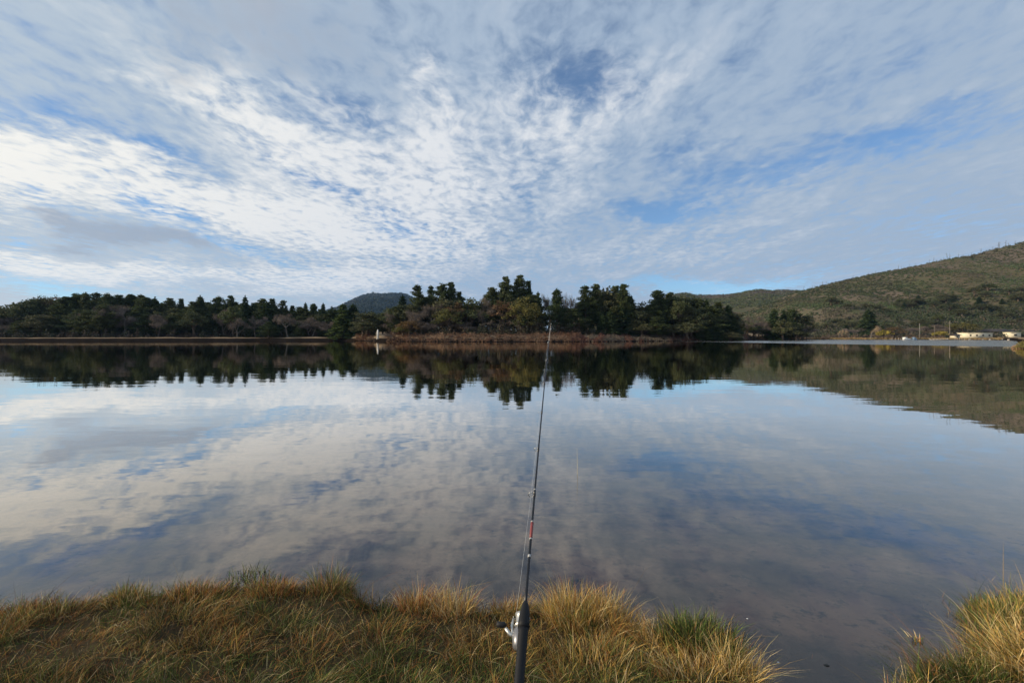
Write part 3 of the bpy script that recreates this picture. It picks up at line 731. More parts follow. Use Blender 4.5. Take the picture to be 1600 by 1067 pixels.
def shore_brush():
    def strip(name, x0, x1, N, s0, s1, hr, pal, per, leaf, label, seed=0, aspect=.45):
        px = rng.uniform(x0, x1, N); D = EYE * F / (shore_py(px) - HOR); D = D * (1 + 0.035 * (fbm(vn2, px / 45, D * 0 + 3) - .5))
        Y = D + rng.uniform(s0, s1, N); x = (px - 800) / F * Y
        kk = (px < 585) | (px > 603); px, D, Y, x = px[kk], D[kk], Y[kk], x[kk]; N = len(px)
        f = np.clip((fbm(vn3, px/14 + seed, Y/9) - .3)/.4, 0, 1) * .75 + .25 * rng.random(N)
        hm = .15 + 1.7 * np.clip(fbm(vn1, px/7 + seed, Y/6) - .2, 0, 1)
        o = brush(name, x, Y, rng.uniform(.5, 1.2, N), rng.uniform(*hr, N) * hm, pick(pal, f), per, np.full(N, leaf), zoff=-.05, aspect=aspect)
        tag(o, label, 'brush', kind='stuff')
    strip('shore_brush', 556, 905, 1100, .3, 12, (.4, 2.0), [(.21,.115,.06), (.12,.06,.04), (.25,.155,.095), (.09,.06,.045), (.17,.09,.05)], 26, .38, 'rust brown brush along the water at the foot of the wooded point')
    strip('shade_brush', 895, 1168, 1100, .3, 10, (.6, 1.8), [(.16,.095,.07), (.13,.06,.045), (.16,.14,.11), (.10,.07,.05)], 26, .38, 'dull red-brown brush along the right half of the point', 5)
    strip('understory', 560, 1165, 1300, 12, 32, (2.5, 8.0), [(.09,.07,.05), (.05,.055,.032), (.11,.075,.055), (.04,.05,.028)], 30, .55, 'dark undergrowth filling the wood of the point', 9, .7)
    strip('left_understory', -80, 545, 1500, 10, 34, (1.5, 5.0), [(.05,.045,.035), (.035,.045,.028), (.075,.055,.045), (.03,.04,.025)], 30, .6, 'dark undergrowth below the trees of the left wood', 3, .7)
    strip('left_bank_grass', -80, 560, 900, 5.0, 10, (.10, .32), [(.30,.22,.14), (.22,.16,.10), (.34,.26,.17)], 14, .28, 'dry tan grass on the flat bank along the left shore', 4, .4)
    strip('right_shore_brush', 1165, 1300, 500, 1, 12, (.5, 1.6), [(.09,.055,.045), (.07,.06,.035), (.12,.07,.05)], 24, .4, 'dark reddish brush at the foot of the clump beyond the point', 6)
    strip('right_shore_grass', 1278, 1568, 850, 1, 20, (.2, 1.0), [(.36,.27,.15), (.26,.20,.09), (.40,.26,.14), (.20,.17,.07)], 16, .42, 'tan and olive grass along the sunny right far shore', 7)
    strip('right_foot_brush', 1285, 1478, 700, 22, 60, (1.2, 4.0), [(.15,.095,.075), (.10,.085,.06), (.17,.12,.09), (.06,.06,.035)], 24, .75, 'purple-brown brush at the foot of the right-hand hill', 8, .6)
shore_brush()

# ---------------------------------------------------------------- far shore buildings and things
M_cream = simple('cream_render', (.74, .66, .48), .8, .3, var=.08)
M_roof = simple('dark_roof', (.055, .042, .035), .8, .3, var=.2)
M_dark = simple('dark_opening', (.03, .028, .025), .7, .3)
M_wood = simple('grey_wood', (.30, .26, .21), .85, .2)
M_white = simple('white_paint', (.72, .71, .67), .5, .4, var=.05)
M_blue = simple('blue_paint', (.16, .24, .34), .5, .4)
M_stone = simple('pale_stone', (.36, .31, .26), .9, .2, var=.2, scale=1.5)
def W3(px, Y, z=None):
    x = (px - 800) / F * Y
    return (x, Y, float(height(np.array([x]), np.array([Y]))[0]) if z is None else z)
def root(name, loc, rz=0):
    e = bpy.data.objects.new(name, None); COL.objects.link(e); e.location = loc; e.rotation_euler = (0, 0, rz); return e
def building(px, Y, L, Wd, H, rz, label, roof='flat', openings=4, wall=M_cream, name='building', cat='building', z=None):
    e = root(name, W3(px, Y, z), rz); tag(e, label, cat)
    b = MB(); b.box((0, 0, H/2 - .3), (L, Wd, H + .6)); b.build('wall', wall, e)
    b = MB()
    if roof == 'flat': b.box((0, 0, H + .13), (L + .5, Wd + .5, .22))
    else:
        x, y, o_ = L/2 + .8, Wd/2 + .8, H; r = Wd * .26
        b.add([[-x,-y,o_],[x,-y,o_],[x,y,o_],[-x,y,o_],[-x*.86,0,o_+r],[x*.86,0,o_+r]], [[0,1,5,4],[2,3,4,5]], [[1,2,5],[3,0,4]]); b.add([[-x,-y,o_],[x,-y,o_],[x,y,o_],[-x,y,o_]], [[3,2,1,0]])
        b.box((0, 0, H - .05), (2*x, 2*y, .08))
    b.build('roof', M_roof if roof != 'flat' else wall, e)
    for k in range(openings):
        b = MB(); b.box((-L/2 + (k+.5)*L/openings, -Wd/2 - .02, H*.5), (L/openings*.28, .06, H*.34)); b.build('window', M_dark, e)
    return e
building(1523, 278, 15.5, 6, 2.7, .05, 'long low cream building on the right-hand far shore', openings=4)
building(1581, 285, 7.0, 4, 2.9, .05, 'short cream building at the right edge of the far shore', openings=1)
building(1492, 268, 3.4, 2.6, 1.7, .1, 'small cream hut left of the long cream building', roof='hip', openings=1)
def pavilion():
    e = root('pavilion', W3(1556, 300, 2.3), .03); tag(e, 'open pavilion with a wide dark roof behind the cream buildings', 'pavilion')
    b = MB(); x, y, o_ = 9.0, 4.5, 2.7
    b.add([[-x,-y,o_],[x,-y,o_],[x,y,o_],[-x,y,o_],[-x*.8,0,o_+1.5],[x*.8,0,o_+1.5]], [[0,1,5,4],[2,3,4,5]], [[1,2,5],[3,0,4]]); b.box((0, 0, o_-.1), (2*x-.05, 2*y-.05, .16)); b.build('roof', M_roof, e)
    for sx in (-7.5, -2.5, 2.5, 7.5):
        for sy in (-3.6, 3.6):
            b = MB(); b.box((sx, sy, .9), (.35, .35, 3.4)); b.build('post', M_wood, e)
    b = MB(); b.box((0, 0, -.4), (17, 8, .5)); b.build('floor_slab', M_stone, e)
pavilion()
def pole(px, Y, top, r, label, mt, cap=True, cross=False):
    p = W3(px, Y); H = (HOR - top)/F*Y + EYE - p[2]; e = root('pole', p); tag(e, label, 'pole')
    b = MB(); b.tube([(0,0,-.3),(0,0,H*.5),(0,0,H)], [r, r*.85, r*.7], 8); b.build('shaft', mt, e)
    b = MB(); b.tube([(0,0,0),(0,0,.25)], [r*2.4, r*2.2], 8); b.build('base', M_stone, e)
    if cross: b = MB(); b.box((0, 0, H*.9), (1.8, .12, .14)); b.build('crossarm', mt, e)
    else: b = MB(); b.tube([(0,0,H-.02),(0,0,H+.15)], [r*1.4, r*.8], 8); b.build('finial', mt, e)
pole(1437, 268, 506, .045, 'thin pale flagpole standing right of the moored boat', M_white)
pole(1484, 270, 502, .10, 'taller thick pale pole left of the small cream hut', M_stone, cross=True)
pole(1460, 272, 508, .06, 'short greyish pole between the two pale poles', M_wood)
def boat(px, Y, L, label, hull, cabin):
    e = root('boat', W3(px, Y, 0.0), .1); tag(e, label, 'boat')
    b = MB(); n = 9; xs = np.linspace(-L/2, L/2, n); wd = .95 * np.clip((L/2 - xs) / (L*.45), 0, 1)**.5; wd[-1] = .02
    top = []; bot = []
    for x_, w_ in zip(xs, wd): top += [[x_, -w_, .62 + .15*max(0, x_/L*2)], [x_, w_, .62 + .15*max(0, x_/L*2)]]; bot += [[x_*.93, -w_*.6, -.12], [x_*.93, w_*.6, -.12]]
    v = top + bot; o_ = 2*n; q = []
    for i in range(n-1):
        a = 2*i; q += [[a, a+2, o_+a+2, o_+a], [a+1, o_+a+1, o_+a+3, a+3], [o_+a, o_+a+2, o_+a+3, o_+a+1], [a, a+1, a+3, a+2]]
    q += [[0, o_, o_+1, 1]]
    b.add(v, q); b.build('hull', hull, e)
    b = MB(); b.box((-.15*L, 0, 1.0), (L*.34, 1.3, .7)); b.build('cabin', cabin, e)
    b = MB(); b.box((-L/2 - .18, 0, .55), (.3, .35, .8)); b.build('outboard_motor', M_dark, e)
boat(1416, 236, 4.6, 'white motor boat moored at the far shore below the brown brush', M_white, M_white)
boat(1429, 238, 2.6, 'small blue boat moored just right of the white boat', M_blue, M_blue)
def dock(px, Y, L, label):
    e = root('dock', W3(px, Y, 0), .05); tag(e, label, 'dock')
    b = MB()
    for k in range(int(L/.3)): b.box((-L/2 + .15 + k*.3, 0, .42), (.27, 1.5, .06))
    b.build('deck', M_wood, e)
    for k in range(5):
        b = MB(); b.tube([(-L/2 + .3 + k*(L-.6)/4, -.78, -1), (-L/2 + .3 + k*(L-.6)/4, -.78, 1.15)], [.09, .09], 7); b.build('post', M_stone, e)
dock(1402, 237, 7.5, 'low dock left of the white boat on the far shore')
dock(1497, 236, 5.5, 'low dock in front of the small cream hut')
stn = [MB() for _ in range(4)]; STN = []
for b in stn:
    n1, n2 = 9, 7
    v = []
    for i in range(n1):
        for j in range(n2):
            a = j/n2*6.283; t = (i/(n1-1))*math.pi; r_ = 1 + .14*rng.normal()
            v.append([math.sin(t)*math.cos(a)*r_, math.sin(t)*math.sin(a)*r_*.8, math.cos(t)*.62*r_])
    q = [[i*n2+j, (i+1)*n2+j, (i+1)*n2+(j+1) % n2, i*n2+(j+1) % n2] for i in range(n1-1) for j in range(n2)]
    b.add(v, q); STN.append(b.mesh('boulder', M_stone))
for k in range(22):
    px = 1452 + k*2.2 + rng.uniform(-.6, .6) if k < 14 else rng.uniform(1500, 1580)
    Y = EYE*F/(float(shore_py(px))-HOR) + rng.uniform(-.2, 1.5); o = put('boulder', STN[k % 4], None, W3(px, Y)); s = rng.uniform(.3, .6); o.scale = (s, s, s*1.3); o.rotation_euler = (0, 0, rng.random()*6)
    tag(o, 'small pale boulder at the waterline below the cream buildings', 'boulder', 'pale boulders on the far waterline')
# white marker post and rail on the point
def marker():
    p = W3(590.3, 170); H = (HOR - 514.5)/F*170 + EYE - p[2]
    e = root('marker_post', p); tag(e, 'white tapered marker post on the shore at the left end of the point', 'marker post')
    b = MB(); b.tube([(0,0,-.2),(0,0,H*.72),(0,0,H*.86),(0,0,H)], [.38,.32,.26,.08], 10); b.build('shaft', M_white, e, True)
    b = MB(); b.tube([(0,0,-.1),(0,0,.16)], [.6,.55], 10); b.build('base', M_stone, e)
    p = W3(597.5, 171); e = root('rail_fence', p); tag(e, 'low grey wooden rail beside the white marker post', 'fence')
    for k in range(3): b = MB(); b.box((-1.5 + k*1.5, 0, .45), (.12, .12, 1.3)); b.build('post', M_wood, e)
    for z in (.5, .95): b = MB(); b.box((0, -.075, z), (3.2, .05, .12)); b.build('rail', M_wood, e)
marker()

# ---------------------------------------------------------------- near grass
PAL = dict(green=(.115,.175,.035), dark=(.035,.052,.020), olive=(.20,.21,.055), gold=(.58,.36,.095), tan=(.62,.47,.25), rust=(.40,.16,.05), brown=(.13,.075,.040), straw=(.72,.55,.24))
PALN = list(PAL); PALA = np.array([PAL[k] for k in PALN])
def blades(x, y, z, h, lx, ly, wd, col, droop=.5, seg=3):
    """curved tapering blades; (lx,ly) horizontal lean as a fraction of the height"""
    n = len(x); base = np.stack([x, y, z], 1)
    th = rng.random(n) * math.pi; side = np.stack([np.cos(th), np.sin(th), np.zeros(n)], 1)
    vs = []; fr = [0, .38, .72, 1.0]
    for k, f in enumerate(fr):
        off = np.stack([lx * h * (f*.5 + f*f*.5), ly * h * (f*.5 + f*f*.5), h * (f - droop * .35 * f**3 * np.clip(np.hypot(lx, ly), 0, 1.5))], 1)
        c = base + off
        if k < 3: w_ = (wd * (1, .9, .6)[k])[:, None]; vs += [c - side*w_/2, c + side*w_/2]
        else: vs.append(c)
    v = np.stack(vs, 1).reshape(-1, 3); b = np.arange(n)[:, None] * 7
    q = np.concatenate([b + np.array([[0,1,3,2]]), b + np.array([[2,3,5,4]])]); t = b + np.array([[4,5,6]])
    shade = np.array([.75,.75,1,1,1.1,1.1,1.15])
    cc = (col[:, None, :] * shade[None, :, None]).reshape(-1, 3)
    return v, q, t, cc
def choose(pr, n):
    """pr (n,8) weights"""
    pr = np.maximum(pr, 0); pr = pr / pr.sum(1, keepdims=True); c = pr.cumsum(1); return (rng.random((n, 1)) > c).sum(1).clip(0, 7)
def near_grass():
    N = 290000
    Yb = 1.25 + rng.random(N) * 2.2; x = rng.uniform(-1, 1, N) * (1.35 * Yb + .3); y = Yb
    sb = sd_bank(x, y); k = sb > .005; x, y, sb = x[k], y[k], sb[k]
    dn = fbm(vn3, x*6, y*8); k = rng.random(len(x)) < np.clip(-.65 + 3.2*dn, .14, 1); x, y, sb = x[k], y[k], sb[k]
    n = len(x); px = 800 + F * x / y
    z = height(x, y)
    # tussock field
    T = 900; tx = rng.uniform(-4.6, 4.6, T); ty = rng.uniform(1.2, 3.5, T); trr = rng.uniform(.6, 1.35, T); ta = rng.random(T)
    idx = np.zeros(n, int)
    for s0 in range(0, n, 20000):
        dd = (x[s0:s0+20000, None]-tx)**2 + (y[s0:s0+20000, None]-ty)**2; idx[s0:s0+20000] = dd.argmin(1)
    dx, dy = x - tx[idx], y - ty[idx]
    edge = np.clip(1 - sb/.28, 0, 1); right = np.clip((px - 620)/350, 0, 1)
    gold_f = np.clip((fbm(vn1, x*2.2+3, y*3.4) - .42)/.16, 0, 1); dk = np.clip((fbm(vn2, x*4.2, y*6) - .50)/.10, 0, 1); rus = np.clip((fbm(vn3, x*3.1+5, y*5) - .50)/.12, 0, 1)
    rz = rng.random(n)
    pr = np.zeros((n, 8))
    rb = (px > 1350)
    pr[:, 0] = 1.5*(1-gold_f) + .3; pr[:, 1] = .5 + 1.8*dk; pr[:, 2] = .55
    pr[:, 3] = .25 + (.9*gold_f + .9*edge) * (.35 + right); pr[:, 4] = .22 + .35*edge*right; pr[:, 5] = .2 + 1.3*rus*(1-.5*right) + .9*edge*(1-.4*right) + .5*gold_f; pr[:, 6] = .55 + .7*rus + .6*dk + .6*edge*(1-right); pr[:, 7] = .05 + .25*right*gold_f
    rr_ = px > 1545; pr[rr_, 3] += 1.0; pr[rr_, 7] += .5; pr[rb & ~rr_, 3] *= .25; pr[rb & ~rr_, 7] = 0; pr[rb, 0] += 1.6; pr[rb, 1] += 1.3
    ci = choose(pr, n); col = PALA[ci] * rng.uniform(.5, 1.35, (n, 1)) * (.60 + .6*ta[idx])[:, None] * (.84 + .24*right)[:, None]
    h = (.020 + (.044 + .014*right)*rng.random(n)**1.2) * trr[idx]**1.6 * (.45 + 1.15*fbm(vn1, x*2.6+7, y*4)) * (1 + .45*edge) * np.where(rz > .975, 1.9, 1)
    h *= np.where(np.isin(ci, (3, 4, 7)), 1.18, 1.0) * (1 + .18*right)
    lx = dx*4 + .16*(1-right) + rng.normal(size=n)*.62 + (ta[idx]-.5)*.9; ly = dy*4 + rng.normal(size=n)*.5 + .1*(1-right)
    lx[rb] += -.5
    v, q, t, cc = blades(x, y, z - .004, h, lx, ly, rng.uniform(.0011, .0027, n), col)
    o = put('grass', np_mesh('grass', v, [q, t], M_tint, colors=cc)); tag(o, 'green and golden grass covering the near bank', 'grass', kind='stuff')
    # flat dead thatch
    m = 26000; Yb = 1.25 + rng.random(m)*2.1; x = rng.uniform(-1, 1, m)*(1.35*Yb+.3); y = Yb; k = sd_bank(x, y) > -.01; x, y = x[k], y[k]; m = len(x)
    a = rng.random(m)*6.283; h = rng.uniform(.012, .05, m); ll = rng.uniform(1.0, 3.5, m)
    ci = choose(np.tile([.1,.3,.3,.3,.5,.5,1.2,.1], (m, 1)), m)
    v, q, t, cc = blades(x, y, height(x, y) + .002, h, np.cos(a)*ll, np.sin(a)*ll, rng.uniform(.0015, .003, m), PALA[ci]*rng.uniform(.6, 1.1, (m, 1)), droop=.3)
    o = put('dead_thatch', np_mesh('dead_thatch', v, [q, t], M_tint, colors=cc)); tag(o, 'matted brown dead stems lying under the near grass', 'thatch', kind='stuff')
near_grass()
def tussock(px, py, r, hpx, n, w, lean, label, name='grass_tussock', cat='grass tussock', wd=.0022, spread=2.2, group=None):
    n = int(n * 1.5)
    bx, by = P2W(px, py, .05); H = hpx / F * by
    a = rng.random(n)*6.283; rr = np.sqrt(rng.random(n))*r; x = np.cos(a)*rr; y = np.sin(a)*rr*.8
    z = height(bx + x, by + y); z = np.maximum(z, -.03)
    ci = choose(np.tile(np.array(w, float), (n, 1)), n)
    h = H * (.25 + .85*rng.random(n)**1.4) * (1 - .3*(rr/r))
    s = spread/ max(r, .01) * .1
    v, q, t, cc = blades(x, y, z, h, x*s*2 + lean + rng.normal(size=n)*.34 + np.where(rng.random(n) > .9, rng.normal(size=n)*.8, 0), y*s*2 + rng.normal(size=n)*.3, rng.uniform(.6, 1.3, n)*wd, PALA[ci]*rng.uniform(.75, 1.3, (n, 1)))
    o = put(name, np_mesh(name, v, [q, t], M_tint, colors=cc), None, (bx, by, 0)); tag(o, label, cat, group); return o
#            green dark olive gold tan rust brown straw
tussock(655, 955, .12, 52, 520, [.1,.1,.3,.5,.5,1.1,.6,.1], .1, 'rust-brown tussock at the water edge left of the tall tan tussock')
tussock(712, 965, .12, 62, 420, [.1,.1,.2,.5,1.2,.6,.3,.4], -.05, 'tall tan tussock with long upright stems, left of the rod')
tussock(800, 962, .12, 36, 500, [.2,.1,.4,1.2,.4,.9,.3,.2], .1, 'low golden-orange tussock just behind the rod grip')
tussock(895, 975, .17, 66, 1000, [.2,.1,.5,1.6,.5,.6,.2,.5], -.05, 'broad golden tussock right of the rod')
tussock(962, 975, .15, 62, 850, [.1,.1,.3,1.5,.5,.9,.2,.5], .12, 'golden-orange tussock at the corner of the bank, right of the broad golden one')
tussock(1022, 1010, .11, 52, 320, [.2,.2,.4,.8,.7,.7,.6,.2], -.3, 'thin brown tussock in the dip between golden corner and dark green clump')
tussock(1070, 1012, .13, 60, 900, [1.1,1.2,.7,.15,.05,.05,.3,.05], .0, 'dark green tussock left half of the leafy clump at the bank edge', wd=.0036)
tussock(1108, 1025, .14, 66, 1000, [.7,2.0,.5,.08,.03,.05,.5,.0], .1, 'darkest green tussock right of the leafy clump top, over the muddy water', wd=.0036)
tussock(1150, 1062, .12, 78, 650, [.2,.1,.4,1.6,.7,.3,.2,.9], .1, 'bright golden tussock at the right corner of the main bank')
tussock(1075, 1062, .14, 62, 420, [.3,.2,.4,1.1,.9,.5,.3,.4], -.25, 'golden tussock with long arching stems below the dark green clump', spread=3)
tussock(930, 1050, .2, 46, 800, [.6,.4,.7,1.2,.5,.4,.4,.3], .0, 'gold and green tussock low down right of the rod')
tussock(518, 925, .13, 52, 520, [.4,.5,.7,.2,.3,.4,.8,0], .1, 'dark olive tussock jutting out at the tip of the left bank')
tussock(425, 930, .14, 34, 500, [.2,.3,.4,.4,.2,1.2,.7,0], .1, 'rust-coloured tussock between the water weed and the olive tussock')
tussock(310, 935, .16, 36, 650, [.2,.4,.4,.5,.2,1.2,.6,0], .2, 'low rusty tussock on the left bank edge, left of the water weed')
tussock(200, 945, .12, 34, 360, [.5,.3,.7,.2,.4,.3,.5,0], .05, 'olive tussock beside the small dark sprig on the left bank edge')
tussock(60, 965, .16, 34, 420, [.4,.5,.7,.2,.4,.3,.8,0], .1, 'dull brown-green tussock at the left edge of the picture')
tussock(1552, 962, .17, 36, 700, [1.2,1.0,.9,.2,.2,.2,.4,.0], -.15, 'green tussock spreading over the water at the top of the right bank')
tussock(1600, 985, .18, 52, 800, [.9,.3,.9,.9,.4,.2,.2,.5], -.2, 'yellow-green tussock at the right edge behind the golden grass')
tussock(1605, 1050, .17, 84, 1000, [.4,.2,.6,1.8,.7,.2,.1,1.4], -.55, 'bright golden tussock combed to the left at the right edge of the picture', wd=.0036)
tussock(1515, 1056, .13, 50, 500, [1.2,.5,.8,.3,.3,.1,.2,.2], -.2, 'green tussock in the middle of the right bank')
tussock(1455, 1070, .09, 46, 180, [1.1,.7,.7,.4,.5,.2,.4,.1], -.4, 'tan and green tussock leaning left on the right bank')
tussock(1402, 1072, .05, 62, 70, [.6,.1,.5,.5,.9,.2,.2,.3], -.1, 'few pale stems at the left tip of the right bank')
tussock(1432, 985, .03, 26, 26, [.5,.1,.8,.4,.9,.1,.2,.5], -.1, 'tiny pale green sprig in the water off the right bank', 'water_sprig', 'sprig', .004)
tussock(388, 890, .14, 30, 170, [.5,1.2,.8,0,.1,0,.6,0], .05, 'dark leafy weed standing in the water off the left bank', 'water_weed', 'water weed', .0035)
tussock(396, 902, .2, 18, 300, [.3,1.4,.6,0,.1,0,.8,0], .2, 'low dark weed at the foot of the taller leafy water weed', 'water_weed', 'water weed', .005)
tussock(191, 921, .045, 34, 90, [.3,1.4,.3,0,.1,0,.9,0], .0, 'small dark sprig in the water at the left bank edge', 'water_weed', 'water weed', .0045)
def reed():
    bx, by = P2W(902, 741); b = MB(); b.tube([(0,0,-.25),(.002,0,0),(0,0,.17),(-.004,0,.315)], [.0026,.0026,.002,.001], 6)
    o = b.build('reed_stem', simple('reed_straw', (.55,.46,.28), .7)); o.location = (bx, by, 0); tag(o, 'single thin straw-coloured stem standing in the open water right of the rod', 'reed')
reed()
def edge_stems():
    N = 60000; Yb = 1.9 + rng.random(N)*1.6; x = rng.uniform(-1, 1, N)*1.35*Yb; y = Yb; sb = sd_bank(x, y)
    k = (sb < .01) & (sb > -.26) & (rng.random(N) < np.exp(np.minimum(sb, 0)/.07) * .45 * (fbm(vn1, x*5, y*6) > .47)); x, y = x[k], y[k]; n = len(x)
    ci = choose(np.tile([.4,.9,.5,.3,.6,.3,1.0,.1], (n, 1)), n); h = rng.uniform(.015, .075, n)
    v, q, t, cc = blades(x, y, height(x, y) - .004, h + .02, rng.normal(size=n)*.6, rng.normal(size=n)*.5, rng.uniform(.0012, .0026, n), PALA[ci]*rng.uniform(.6, 1.1, (n, 1)))
    o = put('edge_stems', np_mesh('edge_stems', v, [q, t], M_tint, colors=cc)); tag(o, 'sparse stems standing in the shallows along the grass edge', 'stems', kind='stuff')
    # drowned litter and rootlets lying on the mud
    N = 30000; Yb = 1.9 + rng.random(N)*2.2; x = rng.uniform(-1, 1, N)*1.35*Yb; y = Yb; sb = sd_bank(x, y)
    k = (sb < 0) & (sb > -.9) & (rng.random(N) < .35*np.exp(np.minimum(sb, 0)/.3)); x, y = x[k], y[k]; n = len(x); a = rng.random(n)*6.283
    v, q, t, cc = blades(x, y, height(x, y) + .003, rng.uniform(.004, .012, n), np.cos(a)*4, np.sin(a)*4, rng.uniform(.002, .005, n), PALA[choose(np.tile([.1,1,.2,.1,.4,.3,1.5,0], (n, 1)), n)]*.8, droop=.2)
    o = put('drowned_litter', np_mesh('drowned_litter', v, [q, t], M_tint, colors=cc)); tag(o, 'bits of drowned grass lying on the muddy bottom near the bank', 'litter', kind='stuff')
edge_stems()
def pebble(px, py, s, label, mt, name='pebble', cat='pebble'):
    bx, by = P2W(px, py); o = put(name, STN[0].copy(), None, (bx, by, .0)); o.data.materials.clear(); o.data.materials.append(mt); o.scale = (s, s*.8, s*.5); tag(o, label, cat)
pebble(1168, 966, .006, 'pale speck of stone in the shallows above the golden corner', M_white)
pebble(1216, 1034, .006, 'small white stone in the shallow inlet', M_white)
pebble(1292, 1039, .014, 'dark stone breaking the surface of the shallow inlet', M_dark)
# small point of land at the right edge, with scrub
def right_point():
    for px, Y, w_, h_, pal, lab in ((1601, 64, 1.6, 1.0, [(.26,.21,.07), (.16,.15,.05)], 'yellow-green bush at the right edge, on the nearer shore'), (1590, 66, 1.1, .55, [(.26,.16,.11), (.40,.28,.16)], 'low brown bush on the waterline at the right edge')):
        p = W3(px, Y); n = 26; a = rng.random(n)*6.28; r_ = np.sqrt(rng.random(n))*w_*.5
        d = rng.normal(size=(1500, 3)); d /= np.linalg.norm(d, axis=1)[:, None]; d[:, 2] = abs(d[:, 2]); c = d*rng.random((1500, 1))**.5*np.array([w_/2*1.4, w_/2, h_])
        v, q = leaf_quads(c, .14, .4); col = np.repeat(pick(pal, rng.random(1500)), 4, 0)
        o = put('bush', np_mesh('bush', v, [q], M_brush, colors=col), None, (p[0], p[1], max(0, p[2]) - .02)); tag(o, lab, 'bush')
right_point()

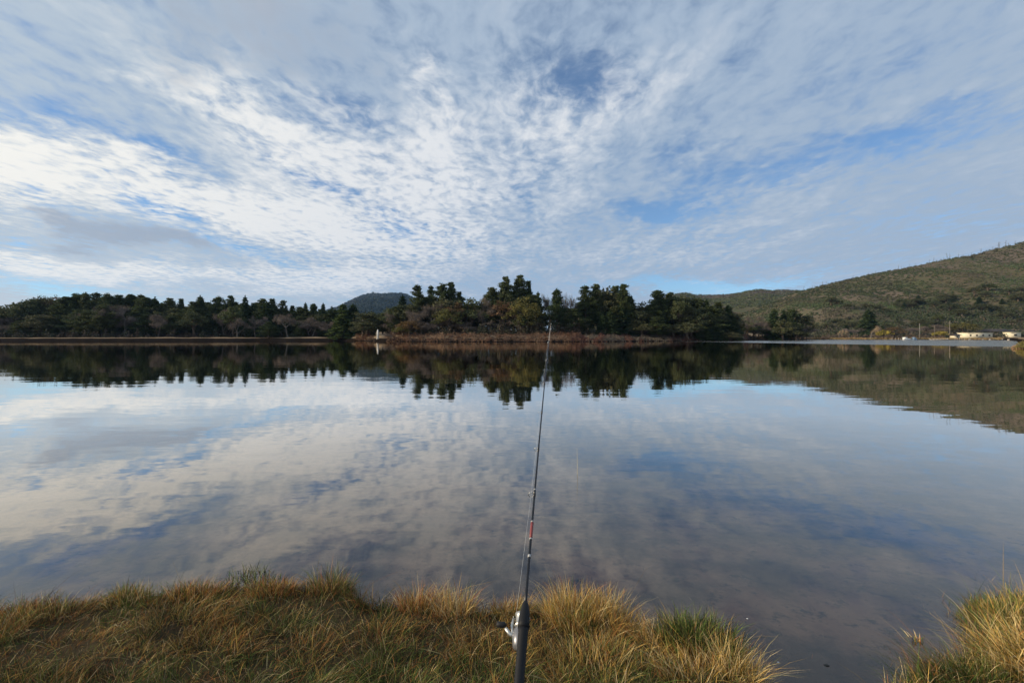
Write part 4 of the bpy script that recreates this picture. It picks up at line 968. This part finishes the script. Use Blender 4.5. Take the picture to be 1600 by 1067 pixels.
# ---------------------------------------------------------------- fishing rod
def rod():
    B = np.array([.015, 1.0, .912]); T = np.array([.083*2.75, 2.75, EYE + .0265*2.75])
    def at(t): return B + (T - B)*t + np.array([-.004, 0, .012]) * 4*t*(1-t)
    ax = (T - B)/np.linalg.norm(T - B); left = np.cross(ax, (0, 0, 1)); left = -left/np.linalg.norm(left); down = np.cross(ax, left); 
    if down[2] > 0: down = -down
    M_blank = simple('graphite_blank', (.010,.010,.012), .33, .4, var=.1); M_cork = simple('black_foam', (.009,.009,.010), .6, .25, var=.2, scale=60)
    M_silver = simple('brushed_silver', (.55,.54,.50), .38, .5, metal=.8, var=.05); M_red = simple('red_wrap', (.24,.055,.05), .4, .3); M_wrap = simple('white_wrap', (.40,.39,.37), .35, .5)
    M_tip = simple('sunlit_tip_tan', (.34,.27,.20), .5, .3); M_knob = simple('black_rubber', (.015,.015,.016), .6, .3); M_line = simple('fishing_line', (.75,.75,.72), .3, .5); M_body = simple('reel_grey', (.20,.20,.21), .35, .5, metal=.4)
    e = root('fishing_rod', tuple(B)); tag(e, 'dark fishing rod with black grip pointing out over the water', 'fishing rod')
    def loc(p): return np.asarray(p) - B
    def seg(name, ts, rad, mt, par=e, sides=14):
        b = MB(); b.tube([loc(at(t)) for t in ts], rad, sides); return b.build(name, mt, par, True)
    ts = np.linspace(.085, .86, 30); seg('blank', ts, np.interp(ts, [.085, .86], [.0038, .0017]), M_blank)
    ts = np.linspace(.86, 1.0, 8); seg('tip_section', ts, np.interp(ts, [.86, 1.0], [.0019, .0013]), M_tip)  # sunlight on the tip is painted in as a lighter tan
    seg('foregrip', [.060,.066,.080,.090,.0945], [.0135,.0140,.0120,.0085,.0050], M_cork)
    seg('reel_seat', [-.035,-.028,.0,.03,.055,.061], [.0125,.0118,.0112,.0112,.0118,.0128], M_cork)
    seg('rear_grip', [-.235,-.23,-.15,-.06,-.037], [.0125,.0150,.0125,.0125,.0128], M_cork)
    seg('butt_cap', [-.245,-.235], [.0145,.0155], M_knob)
    seg('hook_band', [-.012,-.004], [.0118,.0118], M_red)
    seg('red_wrap', np.linspace(.193, .222, 4), [.0043]*4, M_red)
    seg('white_wrap', [.1905,.1925], [.0044,.0044], M_wrap); seg('white_wrap', [.2225,.2245], [.0042,.0042], M_wrap); seg('white_wrap', [.160,.164], [.0044,.0044], M_wrap); seg('white_wrap', [.29,.292], [.0040,.0040], M_wrap)
    # guides hang on the left-lower side
    gd = left*.75 + down*.66; gd /= np.linalg.norm(gd); line_pts = []
    for t, r_ in ((.285, .0095), (.40, .0068), (.52, .0052), (.64, .0042), (.76, .0034), (.87, .0028), (1.0, .0022)):
        c = at(t) + gd*(r_ + .006) if t < 1 else at(t) + ax*.003
        b = MB(); th = np.linspace(0, 2*math.pi, 17); rr = [loc(c + (left*np.cos(a) + down*np.sin(a))*r_) for a in th]; b.tube(rr, .0010 if r_ > .006 else .0007, 6, cap=False); g = b.build('guide', M_silver, e, True)
        b = MB(); b.tube([loc(at(t - .008)), loc(c - gd*r_)], [.0009, .0009], 5); b.tube([loc(at(t + .008)), loc(c - gd*r_)], [.0009, .0009], 5); b.build('guide_foot', M_silver, g)
        seg('thread_wrap', [t - .010, t + .004 if t < 1 else t - .001], [np.interp(t, [.085, 1], [.0044, .0018])]*2, M_blank)
        line_pts.append(c)
    # reel: a spinning reel slung under the seat, showing on the left
    o0 = at(.045); rc = at(.066) + down*.036 + left*.010
    def ptube(name, pts, rad, mt, par, sides=16): b = MB(); b.tube([loc(p) for p in pts], rad, sides); return b.build(name, mt, par, True)
    body = ptube('reel_body', [rc - ax*.040, rc - ax*.034, rc - ax*.010, rc + ax*.006, rc + ax*.010], [.005,.015,.019,.017,.010], M_body, e)
    ptube('reel_stem', [o0 - down*(-.009), o0 + down*.03 + left*.010, rc - down*.012 - ax*.008], [.006,.005,.008], M_silver, body, 8)
    ptube('spool', [rc + ax*.012, rc + ax*.014, rc + ax*.020, rc + ax*.040, rc + ax*.045, rc + ax*.047], [.008,.0175,.014,.014,.0175,.008], M_silver, body, 22)
    ptube('rotor_arm', [rc + left*.018 - ax*.004, rc + left*.022 + ax*.016, rc + left*.020 + ax*.034], [.004,.0038,.003], M_silver, body, 8)
    th = np.linspace(-.3, math.pi + .3, 12); ptube('bail_wire', [rc + ax*(.036 + .012*math.sin(max(0, min(math.pi, a)))) + left*.021*math.cos(a) + down*.021*math.sin(a) for a in th], .0011, M_silver, body, 6)
    hx = rc - ax*.006; arm = ptube('handle', [hx + left*.014, hx + left*.022, hx + left*.027 + ax*.004, hx + left*.037 + ax*.012 - down*.006], [.0045,.0045,.0050,.0038], M_silver, body, 8)
    kc = hx + left*.037 + ax*.018 - down*.008; ptube('handle_knob', [kc - left*.002, kc + left*.003, kc + left*.012, kc + left*.020, kc + left*.022], [.003,.0068,.0062,.0072,.003], M_knob, arm, 12)
    ln = [rc + ax*.034 + left*.015] + line_pts; ptube('fishing_line', ln, .00022, M_line, e, 4)
rod()

# ---------------------------------------------------------------- haze
def haze():
    b = MB(); b.box((0, 500, 300), (9600, 9600, 610)); m_, n, out = mat('haze_air')
    v = n.n.new('ShaderNodeVolumePrincipled'); v.inputs['Color'].default_value = (.36, .60, 1.0, 1); v.inputs['Density'].default_value = .00005; v.inputs['Anisotropy'].default_value = 0.1
    n.l.new(v.outputs[0], out.inputs['Volume'])
    o = b.build('haze', m_); tag(o, kind='stuff', label='thin bluish air between the shore and the distant mountain')
haze()
